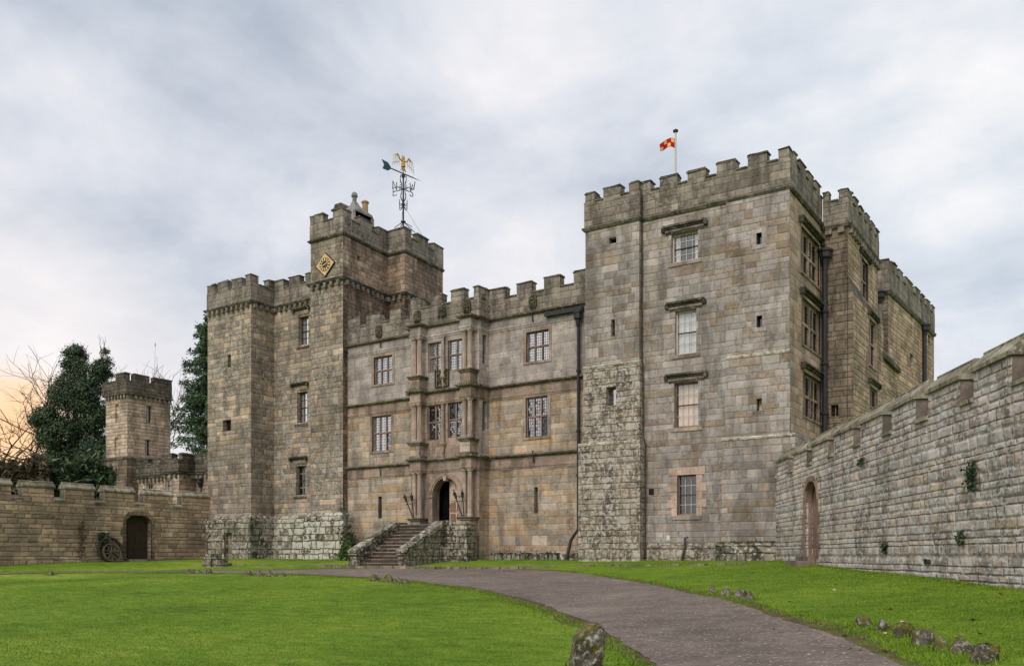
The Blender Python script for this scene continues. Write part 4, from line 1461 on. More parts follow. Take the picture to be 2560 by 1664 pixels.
carved_head(W_C, 942, 957.5, 814, 843, 0.04)
carved_head(W_C, 1325, 1344, 737, 771, 0.04)
carved_head(W_P, 1037, 1054, 777, 806, 0.04)
carved_head(W_P, 1160, 1180, 751, 783, 0.04)
carved_shield(W_P, hr, 1094, 1122, 764, 799, 0.04, 'carved_shield')
PP = [(-33.9, 34.4), (-28.7, 34.4), (-28.7, 33.6), (-24.48, 33.6), (-24.48, 34.4), (-18.45, 34.4)]
WA, WB2, WD = Wall(PP[0], PP[1]), W_P, Wall(PP[4], PP[5])
parapet(hr, PP, ZT + 0.05, 12.28, 12.87,
        [[(0.0, 0.95)] + merlons_of(WA, [(918, 950), (975, 1003)], 790),
         [(0, 0.3)],
         [(0.0, 0.62)] + merlons_of(WB2, [(1078, 1106), (1128, 1161)], 740) + [(WB2.at(1185, 730)[0], WB2.L)],
         [(0, 0.12), (0.5, 0.8)],
         [(0, WD.at(1263.5, 720)[0])] + merlons_of(WD, [(1293, 1330), (1361, 1401)], 700) + [(WD.at(1436, 690)[0], WD.L)]], th=0.4)


def downpipe(parent, pts, r=0.055, head=None, collars=(), mat='pipe'):
    mb = MB()
    mb.tube(pts, r, mat, 10)
    p = mb.build('drainpipe_or_shade_line', parent)
    if head:
        h = MB()
        x, y, z = head
        h.lathe((x, y, z), [(r, -0.45), (r * 1.6, -0.2), (r * 2.6, -0.12), (r * 2.6, 0.1), (r * 3.2, 0.12), (r * 3.2, 0.2)], 'iron', 8)
        h.build('rainwater_head', p)
    for x, y, z in collars:
        h = MB()
        h.lathe((x, y, z), [(r * 1.02, -0.05), (r * 1.5, -0.04), (r * 1.5, 0.04), (r * 1.02, 0.05)], mat, 10)
        h.build('pipe_collar', p)
    return p


xl = PXM(861, 900, 34.25)[0]
xm = PXM(866, 1330, 33.4)[0]
downpipe(hr, [(xl, 34.25, 10.75), (xl, 34.25, 2.75), (xl + 0.02, 33.9, 2.5), (xm, 33.42, 2.1), (xm, 33.4, -0.2)], 0.065,
         (xl, 34.2, 10.9), [(xl, 34.25, 8.9), (xl, 34.25, 6.2), (xl, 34.25, 4.3), (xl, 34.25, 2.95)])
xr = W_C.p(W_C.at(1454, 900)[0], 0, 0)[0] - 0.05
downpipe(hr, [(xr, 34.2, 10.5), (xr, 34.2, 1.2), (xr - 0.1, 33.7, 0.7), (xr - 0.18, 33.4, -0.25)], 0.075,
         (xr, 34.15, 10.75), [(xr, 34.2, 8.3), (xr, 34.2, 5.6), (xr, 34.2, 3.6)], 'iron')
gu = MB()
ga, gb_ = W_C.at(1369, 784)[0], W_C.at(1462, 772)[0]
gu.prism(W_C, [(ga, 10.98), (gb_, 10.98), (gb_, 11.16), (ga - 0.05, 11.16)], 0.03, 0.3, 'iron')
gu.build('gutter', hr)
for u, v in ((955, 860), (1335, 795), (955, 1180), (1337, 1145)):
    s_, z_ = W_C.at(u, v)
    mb = MB()
    mb.tube([W_C.p(s_, z_ + 0.35, 0.2), W_C.p(s_, z_ - 0.1, 0.12), W_C.p(s_, z_ - 0.2, 0.08)], 0.03, 'iron', 8)
    mb.build('spout', hr)
# rough footing along the wall right of the stairs
mb = MB()
for k in range(9):
    a = 10.2 + k * 0.52
    mb.box(W_C, a, a + 0.5 + jit(0.02), -1.0, 0.12 + jit(0.06), 0.0, 0.4 + jit(0.07), 'plinth', taper=0.06)
mb.build('footing', hr)

# ------------------------------------------------------------------ entrance stairs
st = thing('entrance_stairs', 'stone steps between lichened sloping side walls leading up to the arched door', 'stairs', (-27.2, 31.5, -0.5))
NS = 12
for k in range(NS):
    y0 = 29.75 + k * 0.265
    z = -0.49 + (k + 1) * 0.167
    w = Wall((-28.46, y0), (-25.94, y0))
    mb = MB()
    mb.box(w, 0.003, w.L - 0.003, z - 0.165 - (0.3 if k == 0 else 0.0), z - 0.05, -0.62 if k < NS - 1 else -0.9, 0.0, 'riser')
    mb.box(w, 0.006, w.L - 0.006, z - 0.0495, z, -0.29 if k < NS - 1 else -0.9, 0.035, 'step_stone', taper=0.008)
    mb.build('step', st)
for x0, x1, nm in ((-28.86, -28.463, 'a'), (-25.937, -25.5, 'b')):
    mb = MB()
    w = Wall((x1, 29.45), (x1, 33.05))       # east facing plane, s runs along +Y
    poly = [(0, -1.0), (3.58, -1.0), (3.58, 1.45), (2.75, 1.45), (0.0, 0.1)]
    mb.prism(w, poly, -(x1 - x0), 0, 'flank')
    fw_ = mb.build('flank_wall', st)
    n = 6
    for k in range(n):
        f0, f1 = k / n, (k + 1) / n
        a, b = -0.1 + 2.85 * f0, -0.1 + 2.85 * f1
        z0_, z1_ = 0.06 + (1.47 - 0.06) * f0, 0.06 + (1.47 - 0.06) * f1
        mb = MB()
        e = jit(0.015)
        mb.prism(w, [(a + 0.01, z0_ - 0.02), (b, z1_ - 0.02), (b - 0.015, z1_ + 0.17 + e), (a, z0_ + 0.17 + e)], -(x1 - x0) - 0.06 + jit(0.01), 0.07 + jit(0.015), 'plinth')
        mb.build('coping', fw_)
    mb = MB()
    mb.box(w, 2.76, 3.58, 1.452, 1.64, -(x1 - x0) - 0.05, 0.06, 'plinth', taper=0.03)
    mb.build('coping', fw_)
mb = MB()
w = Wall((-25.495, 32.25), (-24.2, 32.25))
mb.prism(w, [(0, -1.0), (w.L, -1.0), (w.L, 1.3), (w.L - 0.05, 1.5), (w.L - 0.5, 1.64), (0, 1.66)], -0.75, 0, 'flank')
mb.build('landing_block', st)
mb = MB()
w = Wall((-29.1, 29.5), (-28.47, 29.5))
mb.box(w, 0, w.L, -1, -0.2, -0.5, 0, 'flank', taper=0.05)
mb.build('footing', st)

# ------------------------------------------------------------------ great tower (right)
gt = thing('great_tower', 'tall broad grey tower of four storeys with sash windows under the flagpole', 'tower', (-14, 36, 0))
GA, GB = (-18.386, 33.27), (-9.79, 33.55)
GTP = [GA, GB, (-9.79, 41.0), (-18.4, 41.0)]
W_G, W_E = Wall(GTP[0], GTP[1]), Wall(GTP[1], GTP[2])
ZG = 14.12
g_w = [W_G.rect(1679, 1745.5, 581, 652), W_G.rect(1688, 1741, 775, 884), W_G.rect(1686, 1746, 955, 1067), W_G.rect(1693, 1741, 1186, 1287)]
ob, orr = 0.25, 0.06
b1 = W_G.at(1598, 900, ob)[0]
rs0 = W_G.at(1815, 900, orr)[0]
zL2, zL3, zR2, zR3 = 8.09, 4.78, 7.83, 4.6
sq_l = [W_G.rect(1522, 1541, 593, 608, ob), W_G.rect(1527.7, 1537, 798, 840, ob), W_G.rect(1515, 1540, 966, 1013, ob + 0.1)]
sq_r = [W_G.rect(1891, 1904.5, 582, 611, orr), W_G.rect(1891.5, 1905.5, 789, 818, orr), W_G.rect(1891.7, 1905, 996, 1026, 0.14)]
mb = MB()
ops0 = [D(r, 0.28) for r in g_w] + [D(r, 0.3) for r in sq_l + sq_r]
mb.panel(W_G, 0, W_G.L, -1.2, ZG, 'great_stone', ops0)
e_w = [W_E.rect(2002.5, 2047, 586, 698) , W_E.rect(2005.5, 2050, 760, 875), W_E.rect(2008, 2055, 940, 1056)]
e_w = [(1.57, 4.25, 11.29, 13.08), (1.72, 4.4, 8.45, 10.3), (1.86, 4.55, 5.6, 7.37)]
mb.panel(W_E, 0, W_E.L, -1.2, ZG, 'east_stone', [D(r, 0.26) for r in e_w], rmat='dressing')
for i in (2, 3):
    w = Wall(GTP[i], GTP[(i + 1) % 4])
    mb.panel(w, 0, w.L, -1.2, ZG, 'great_stone')
mb.face([(p[0], p[1], ZG) for p in GTP], 'lead')
mb.build('wall', gt)


def slab(W, s0, s1, z0, z1, o, back, mat, ops=(), h=0.12):
    mb = MB()
    mb.panel(W, s0, s1, z0, z1, mat, ops, o)
    mb.face([W.p(s0, z0, back), W.p(s0, z0, o), W.p(s0, z1, o), W.p(s0, z1 + h, back)], mat)
    mb.face([W.p(s1, z0, o), W.p(s1, z0, back), W.p(s1, z1 + h, back), W.p(s1, z1, o)], mat)
    if h:
        mb.face([W.p(s0, z1, o), W.p(s1, z1, o), W.p(s1, z1 + h, back), W.p(s0, z1 + h, back)], 'ledge')
        mb.sweep([W.p(s0 + 0.002, 0)[:2], W.p(s1 - 0.002, 0)[:2]], [(o - 0.02, z1 - 0.13), (o + 0.03, z1 - 0.1), (o + 0.05, z1 - 0.02), (o - 0.02, z1 + 0.03)], 'ledge')
    return mb


db = lambda rs, d: [D(r, d) for r in rs]
slab(W_G, 0, b1, zL2, ZG, ob, -1.3, 'great_stone', db(sq_l[:2], 0.3), 0).build('buttress', gt)
slab(W_G, -0.05, b1 + 0.06, zL3, zL2, ob + 0.1, 0.0, 'buttress_stone', db(sq_l[2:], 0.36), 0.13).build('buttress', gt)
slab(W_G, -0.2, b1 + 0.16, -1.2, zL3, ob + 0.28, -0.6, 'buttress_stone', (), 0.2).build('buttress', gt)
slab(W_G, rs0, W_G.L + 0.02, zR2, ZG, orr, -0.02, 'great_stone', db(sq_r[:2], 0.3), 0).build('clasping_buttress', gt)
slab(W_G, rs0 + 0.01, W_G.L + 0.06, zR3, zR2, 0.16, -0.02, 'great_stone', db(sq_r[2:], 0.3), 0.06).build('clasping_buttress', gt)
mb = slab(W_G, rs0 - 0.08, W_G.L + 0.3, -1.2, zR3, 0.34, -2.2, 'great_stone', (), 0.16)
mb.build('clasping_buttress', gt)
for r, m, f in ((sq_l[0], 'black', None), (sq_l[1], 'black', None), (sq_l[2], 'pane_mid', None)):
    slit(gt, W_G, r, 0.29 - (ob if m == 'black' else ob + 0.1) + 0.0, 0.0, m, f) if False else slit(gt, W_G, r, 0.04, 0.0, m, f)
for r, m in zip(sq_r, ('pane_dark', 'pane_dark', 'warm_reflection')):
    w = slit(gt, W_G, r, 0.2, 0.0, m)
    s0, s1, z0, z1 = r
    fm = MB()
    oo = orr if r is not sq_r[2] else 0.14
    fm.box(W_G, s0 - 0.2, s0, z0, z1, oo - 0.05, oo + 0.014, 'hall_stone')
    fm.box(W_G, s1, s1 + 0.2, z0, z1, oo - 0.05, oo + 0.014, 'hall_stone')
    fm.box(W_G, s0 - 0.22, s1 + 0.22, z1, z1 + 0.22, oo - 0.05, oo + 0.016, 'hall_stone')
    fm.box(W_G, s0 - 0.15, s1 + 0.15, z0 - 0.16, z0, oo - 0.05, oo + 0.02, 'hall_stone')
    fm.build('window_surround', w)
beh = [[('curtain', 0.0, 0.22), ('curtain', 0.82, 1.0)],
       [('curtain', 0.0, 0.56), ('curtain', 0.575, 1.0)],
       [('warm_reflection', 0.0, 0.84), ('curtain', 0.84, 1.0)], []]  # first sheet paints the cloud reflection seen in the glass
spec = [(4, 4, 'white_paint', 'white_paint', 'pane_clear'), (3, 4, 'white_paint', 'white_paint', 'pane_clear'),
        (4, 4, 'redstone', 'white_paint', 'pane_clear'), (3, 4, 'redstone', 'white_paint', 'pane_dark')]
for i, r in enumerate(g_w):
    c_, r_, fm, bm, gl = spec[i]
    w = sash_window(gt, W_G, r, c_, r_, 0.24, frame_mat=fm, bars=bm, glass=gl, behind=beh[i], rail='brown_paint')
    s0, s1, z0, z1 = r
    sb = MB()
    if i < 3:
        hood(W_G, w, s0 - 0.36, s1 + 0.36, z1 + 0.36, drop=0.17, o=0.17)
        g = 0.24
        for k, e in ((g, 0.012), (0.12, 0.03)):
            sb.box(W_G, s0 - k, s0 - k + 0.115, z0 - 0.02, z1 + 0.005, -0.05, e, 'great_stone')
            sb.box(W_G, s1 + k - 0.115, s1 + k, z0 - 0.02, z1 + 0.005, -0.05, e, 'great_stone')
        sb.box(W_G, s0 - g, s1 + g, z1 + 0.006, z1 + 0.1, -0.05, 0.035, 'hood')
        sb.box(W_G, s0 - g - 0.03, s1 + g + 0.03, z1 + 0.103, z1 + 0.2, -0.05, 0.055, 'parapet_stone')
        sb.box(W_G, s0 - 0.16, s1 + 0.16, z0 - 0.16, z0 - 0.021, -0.2, 0.05, 'dressing')
    else:
        for k in range(5):
            g = 0.42 if k % 2 else 0.24
            za, zb = z0 - 0.02 + k * (z1 - z0) / 5, z0 - 0.02 + (k + 1) * (z1 - z0) / 5
            sb.box(W_G, s0 - g, s0, za, zb - 0.008, -0.1, 0.02 + 0.004 * (k % 2), 'pinkstone')
            sb.box(W_G, s1, s1 + g, za, zb - 0.008, -0.1, 0.02 + 0.004 * (k % 2), 'pinkstone')
        sb.box(W_G, s0 - 0.36, s1 + 0.36, z1, z1 + 0.3, -0.1, 0.028, 'pinkstone')
        sb.box(W_G, s0 - 0.2, s1 + 0.2, z0 - 0.18, z0 - 0.021, -0.2, 0.05, 'great_stone')
    sb.build('window_surround', w)
for r in e_w:
    w = mullion_window(gt, W_E, r, 4, 2, 0.26, mat='dressing', pane='pane_dark', nx=2, nz=5, frame=0.1, bar=0.12, split=0.5, surround=0.1, king=True)
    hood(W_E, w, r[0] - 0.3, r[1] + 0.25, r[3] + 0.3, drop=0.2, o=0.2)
# base course, drip of the string, parapet
mb = MB()
mb.sweep([W_G.p(b1 + 0.3, 0)[:2], W_G.p(rs0 - 0.1, 0)[:2]], [(0.16, -1.2), (0.16, 0.38), (0.0, 0.5), (-0.05, -1.2)], 'buttress_stone')
mb.sweep([W_G.p(rs0 - 0.3, 0)[:2], W_G.p(W_G.L + 0.36, 0, 0.0)[:2]], [(0.5, -1.2), (0.46, 0.4), (0.28, 0.56), (0.0, -1.2)], 'plinth')
mb.build('plinth', gt)
SGP = [W_G.p(0, 0, -1.2 + ob)[:2], W_G.p(0, 0, ob)[:2], W_G.p(b1, 0, ob)[:2], W_G.p(b1, 0, 0)[:2], GB, (-9.79, 38.2)]
string_course(gt, SGP, ZG, 0.13, 0.17)
WS1, WS2 = Wall(SGP[1], SGP[2]), Wall(SGP[3], SGP[4])
WS3 = Wall(SGP[4], SGP[5])
parapet(gt, SGP, ZG, 15.16, 15.62,
        [[(0, 0.6)],
         [(0, WS1.at(1488, 480)[0])] + merlons_of(WS1, [(1509.5, 1552)], 470) + [(WS1.at(1574, 460)[0], WS1.L)],
         [(0, 0.2)],
         [(0, WS2.at(1627.5, 460)[0])] + merlons_of(WS2, [(1650, 1694), (1719.6, 1765), (1792, 1840), (1870, 1918)], 430) + [(WS2.at(1947, 400)[0], WS2.L)],
         [(0, 0.8), (1.25, 2.1), (2.45, 3.2), (3.6, 4.3)]], th=0.42)
downpipe(gt, [W_G.p(b1 + 0.07, ZG + 0.9, 0.09), W_G.p(b1 + 0.06, ZG - 0.1, 0.09), W_G.p(b1 + 0.06, zL2 + 0.1, 0.09), W_G.p(b1 + 0.12, zL2 - 0.1, 0.12),  # thin dark tube paints the shadow line along the buttress step
              W_G.p(b1 + 0.13, zL3 + 0.2, 0.12), W_G.p(b1 + 0.24, zL3 - 0.2, 0.16), W_G.p(b1 + 0.24, -0.25, 0.16)], 0.022, None, (), 'darkwood')
xq, yq = -9.6, 38.0
downpipe(gt, [(xq, yq, 12.45), (xq, yq, 2.8)], 0.11, (xq, yq, 12.7), [(xq, yq, 10.3), (xq, yq, 8.1), (xq, yq, 6.0), (xq, yq, 4.4)], 'iron')
sp_, zp_ = W_G.at(1718, 1362)
mb = MB()
mb.tube([W_G.p(sp_ + 0.1, 0.75, 0.2), W_G.p(sp_, 0.7, 0.22), W_G.p(sp_ - 0.02, 0.35, 0.22), W_G.p(sp_ - 0.16, -0.25, 0.26)], 0.05, 'pipe', 10)
mb.build('drainpipe_or_shade_line', gt)
r = W_G.rect(1666.5, 1675, 1337, 1350)
mb = MB()
mb.box(W_G, r[0], r[1], r[2], r[3], 0.0, 0.02, 'notice')
mb.build('notice_plate', gt)
r = W_G.rect(1622, 1635, 1221, 1236)
mb = MB()
mb.box(W_G, r[0], r[1], r[2], r[3], 0.0, 0.02, 'iron')
for k in range(4):
    c = r[2] + (r[3] - r[2]) * (k + 0.5) / 4
    mb.box(W_G, r[0] + 0.01, r[1] - 0.01, c - 0.012, c + 0.012, 0.02, 0.03, 'black')
mb.build('air_vent', gt)

# flagpole and flag on the roof
fx, fy = -14.35, 36.2
a_ = (1689.0 - U0) / FPX
t_ = 36.2 / (SA * a_ + CA)
fx = t_ * (CA * a_ - SA)
ztop = t_ * (HZ - 331) / FPX
fp = thing('flagpole', 'slim white flagpole with a dark finial on the great tower roof', 'flagpole', (fx, fy, ZG))
mb = MB()
mb.tube([(fx, fy, ZG), (fx, fy, ztop)], 0.06, 'white_paint', 10, 0.04)
mb.build('pole', fp)
mb = MB()
mb.lathe((fx, fy, ztop), [(0.04, 0), (0.11, 0.02), (0.12, 0.09), (0.04, 0.12), (0.02, 0.16)], 'iron', 12)
mb.build('finial', fp)
mb = MB()
NX, NY = 24, 14
fw, fh = 0.68, 0.42
dirx = Vector((-0.83, -0.558, 0)).normalized()
for i in range(NX + 1):
    f = i / NX
    for j in range(NY + 1):
        g = j / NY
        wv_ = 0.09 * math.sin(f * 7.5 + g * 1.5) * f
        q = Vector((fx, fy, ztop - 0.28 - fh * (1 - g) * (1 - 0.25 * f) - f * 0.2 + 0.1 * math.sin(f * 4.2))) + dirx * (f * fw * (0.94 + 0.06 * g)) + Vector((0.558, -0.83, 0)) * wv_
        q += dirx * 0.045
        mb.v.append(tuple(q))
mi = mb.mat('flag')
for i in range(NX):
    for j in range(NY):
        a = i * (NY + 1) + j
        mb.f.append((a, a + NY + 1, a + NY + 2, a + 1)); mb.mi.append(mi)
fo = mb.build('flag', None, smooth=True)
me = fo.data
uvl = me.uv_layers[0].data
for poly in me.polygons:
    for li in poly.loop_indices:
        vi = me.loops[li].vertex_index
        uvl[li].uv = ((vi // (NY + 1)) / NX, (vi % (NY + 1)) / NY)
sm = fo.modifiers.new('thickness', 'SOLIDIFY')
sm.thickness = 0.008
tag(fo, 'small red and gold chequered flag flying from the flagpole', 'flag')

# ------------------------------------------------------------------ rear block on the east side
rb = thing('rear_block', 'warm brown stone block stepping out behind the great tower downpipe', 'building', (-12, 41, 0))
RBP = [(-9.795, 38.2), (-8.71, 38.2), (-8.71, 44.2), (-13.5, 44.2), (-13.5, 41.1), (-9.795, 41.1)]
W_RS, W_RE = Wall(RBP[0], RBP[1]), Wall(RBP[1], RBP[2])
r_w = [(2.45, 3.75, 11.45, 13.2), (3.0, 4.4, 8.55, 10.6), (3.15, 4.7, 5.9, 7.6)]
rsw = W_RS.rect(2077, 2096, 1011, 1040)
mb = MB()
mb.panel(W_RS, 0, W_RS.L, -1.2, 13.9, 'rear_grey', [D(rsw, 0.25)])
mb.panel(W_RE, 0, W_RE.L, -1.2, 13.9, 'rear_stone', [D(r, 0.3) for r in r_w], rmat='dressing')
for i in (2, 3, 4):
    w = Wall(RBP[i], RBP[i + 1])
    mb.panel(w, 0, w.L, -1.2, 13.9, 'rear_grey')
mb.face([(p[0], p[1], 13.9) for p in RBP], 'lead')
mb.build('wall', rb)
mb = MB()
zb_ = 10.9
st_op = [(r[0] - 0.01, r[1] + 0.01, r[2] - 0.02, r[3] + 0.02, 0.3) for r in r_w[1:]]
mb.panel(W_RE, -0.0, W_RE.L + 0.1, -1.2, zb_, 'rear_stone', st_op, 0.22)
mb.face([W_RE.p(0, -1.2, -0.02), W_RE.p(0, -1.2, 0.22), W_RE.p(0, zb_, 0.22), W_RE.p(0, zb_ + 0.9, -0.02)], 'rear_grey')
mb.face([W_RE.p(0, zb_, 0.22), W_RE.p(W_RE.L + 0.1, zb_, 0.22), W_RE.p(W_RE.L + 0.1, zb_ + 0.5, -0.01), W_RE.p(0, zb_ + 0.9, -0.01)], 'coping')
mb.face([W_RE.p(W_RE.L + 0.1, -1.2, 0.22), W_RE.p(W_RE.L + 0.1, -1.2, -0.3), W_RE.p(W_RE.L + 0.1, zb_, -0.3), W_RE.p(W_RE.L + 0.1, zb_, 0.22)], 'rear_grey')
mb.build('battered_stage', rb)
for k, r in enumerate(r_w):
    o_ = 0.0 if k == 0 else 0.22
    w = mullion_window(rb, W_RE, r, 2, 2, 0.22, o=o_, mat='dressing', pane='pane_dark', nx=3, nz=5, surround=0.12, split=0.5)
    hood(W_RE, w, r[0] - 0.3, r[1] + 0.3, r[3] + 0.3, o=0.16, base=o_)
w = slit(rb, W_RS, rsw, 0.22, 0, 'pane_dark', 'redstone')
string_course(rb, [(-9.72, 38.2), (-8.71, 38.2), (-8.71, 44.25)], 14.0, 0.16, 0.2, corbels=0.5, cw=0.25)
WR1, WR2 = Wall((-9.72, 38.2), (-8.71, 38.2)), W_RE
parapet(rb, [(-9.72, 38.2), (-8.71, 38.2), (-8.71, 44.25), (-9.5, 44.25)], 14.0, 14.95, 15.42,
        [[(0, WR1.at(2072, 490)[0]), (WR1.at(2097, 480)[0], WR1.L)],
         [(0, 0.65), (1.1, 1.75), (2.2, 2.85), (3.3, 3.95), (4.35, 5.0), (5.4, 6.05)], [(0, 0.5)]], th=0.42)
lk = MB()
LKP = [(-12, 44.3), (-8.6, 44.3), (-8.6, 48.5), (-12, 48.5)]
lk.volume(LKP, -1.2, 9.4, 'rear_grey', {}, True, {1: 'rear_stone'})
lk.build('link_wall', rb)
lk = MB()
wl = Wall(LKP[1], LKP[2])
lk.sweep([LKP[0], LKP[1], LKP[2]], [(0.0, 9.4), (0.18, 9.4), (0.18, 9.6), (-0.3, 10.3), (-0.5, 9.4)], 'coping')
lk.build('coping', rb)

fb_ = thing('far_block', 'distant tan stone block with battlements behind the rear wall', 'building', (-10, 52, 0))
FBP = [(-10.2, 47.0), (-8.77, 47.0), (-8.77 + 0.0516 * 10.8, 57.79), (-15, 57.79), (-15, 47.0)]
W_FS, W_FE = Wall(FBP[0], FBP[1]), Wall(FBP[1], FBP[2])
fo1 = W_FE.rect(2275, 2283, 884, 934)
fo2 = W_FE.rect(2320, 2325, 836, 862)
mb = MB()
mb.volume(FBP, -1.2, 13.3, 'rear_grey', {1: [D(fo1, 0.25), D(fo2, 0.25)]}, True, {1: 'rear_stone'})
mb.build('wall', fb_)
slit(fb_, W_FE, fo1, 0.25, 0, 'pane_dark')
slit(fb_, W_FE, fo2, 0.25, 0, 'pane_dark')
string_course(fb_, [FBP[0], FBP[1], FBP[2]], 13.35, 0.14, 0.2)
sF = lambda u: W_FE.at(u, 760)[0]
parapet(fb_, [FBP[0], FBP[1], FBP[2], (-9.5, 57.79)], 13.35, 14.45, 14.95,
        [[(0.0, 0.55), (1.0, W_FS.L)],
         [(0, 0.7)] + [(sF(a), sF(b)) for a, b in ((2232, 2240), (2246, 2256), (2262, 2280), (2287, 2298), (2303, 2309), (2314, 2323))] + [(sF(2328), W_FE.L)], [(0, 0.5)]], th=0.42)
xp, yp = W_FE.p(sF(2306), 0, 0.12)[:2]
downpipe(fb_, [(xp, yp, 13.0), (xp, yp, 3.0)], 0.11, (xp, yp, 13.0), (), 'iron')
xp, yp = W_FS.p(W_FS.at(2201, 760)[0], 0, 0.15)[:2]
downpipe(fb_, [(xp, yp, 13.0), (xp, yp, 9.9)], 0.1, (xp, yp, 13.1), (), 'lead')


# ------------------------------------------------------------------ curtain walls
def curtain_wall(name, label, W, sA, sB, mer, zs, ze, zr, th, mat, door, zbase, ops=()):
    t = thing(name, label, 'wall', W.p((sA + sB) / 2, -0.4, -th / 2))
    mb = MB()
    mb.panel(W, sA, sB, zbase, zs, mat, [door] + list(ops))
    mb.face([W.p(sA, zbase, -th), W.p(sA, zbase, 0), W.p(sA, zs, 0), W.p(sA, zs, -th)], mat)
    mb.face([W.p(sB, zbase, 0), W.p(sB, zbase, -th), W.p(sB, zs, -th), W.p(sB, zs, 0)], mat)
    mb.face([W.p(sB, zbase, -th), W.p(sA, zbase, -th), W.p(sA, zs, -th), W.p(sB, zs, -th)], mat)
    mb.build('wall', t)
    prev = sA
    for a, b in mer:
        if a > prev + 0.03:
            sill = MB()
            pa, qa = W.p(prev + 0.006, 0)[:2], W.p(a - 0.006, 0)[:2]
            sill.sweep([pa, qa], [(0.06, zs - 0.03), (0.07, zs + 0.04), (-th / 2 + 0.06, zs + 0.15), (-th / 2 + 0.05, zs + 0.19), (-th / 2 - 0.05, zs + 0.19),
                                  (-th / 2 - 0.06, zs + 0.15), (-th - 0.07, zs + 0.04), (-th - 0.06, zs - 0.03)], 'coping_wall')
            sill.build('embrasure_sill', t)
        m = MB()
        zt_ = ze - 0.02
        m.face([W.p(a, zs, 0), W.p(b, zs, 0), W.p(b, zt_, 0), W.p(a, zt_, 0)], mat)
        m.face([W.p(b, zs, -th), W.p(a, zs, -th), W.p(a, zt_, -th), W.p(b, zt_, -th)], mat)
        m.face([W.p(b, zs, 0), W.p(b, zs, -th), W.p(b, zt_, -th), W.p(b, zt_, 0)], 'merlon_end')
        m.face([W.p(a, zs, -th), W.p(a, zs, 0), W.p(a, zt_, 0), W.p(a, zt_, -th)], 'merlon_end')
        m.face([W.p(a, zt_, 0), W.p(b, zt_, 0), W.p(b, zt_, -th), W.p(a, zt_, -th)], mat)
        mo = m.build('merlon', t)
        c = MB()
        j = jit(0.015)
        prof = [(0.06, ze - 0.06 + j), (0.07, ze + 0.02 + j), (-th / 2 + 0.09, zr - 0.07 + j), (-th / 2 + 0.1, zr - 0.03 + j), (-th / 2 + 0.05, zr + j), (-th / 2 - 0.05, zr + j),
                (-th / 2 - 0.1, zr - 0.03 + j), (-th / 2 - 0.09, zr - 0.07 + j), (-th - 0.07, ze + 0.02 + j), (-th - 0.06, ze - 0.06 + j)]
        n = 2 if b - a > 1.2 else 1
        A, B = a - 0.06, b + 0.06
        for k in range(n):
            p, q = A + (B - A) * k / n + (0.006 if k else 0), A + (B - A) * (k + 1) / n
            jj = jit(0.012)
            c.sweep([W.p(p, 0)[:2], W.p(q, 0)[:2]], [(o, z + jj) for o, z in prof], 'coping_wall')
        c.build('coping', mo)
        prev = b
    return t


MAT['coping_wall'] = masonry('mossy saddleback coping', 1.0, 4.0, [(132, 126, 110), (152, 145, 128), (142, 135, 118)], (60, 56, 44), lich=0.6, lcol=(196, 192, 174),
                             moss=0.3, mosscol=(88, 84, 52), dark=0.4, seed=24, rubble=0.1, bump=0.02)


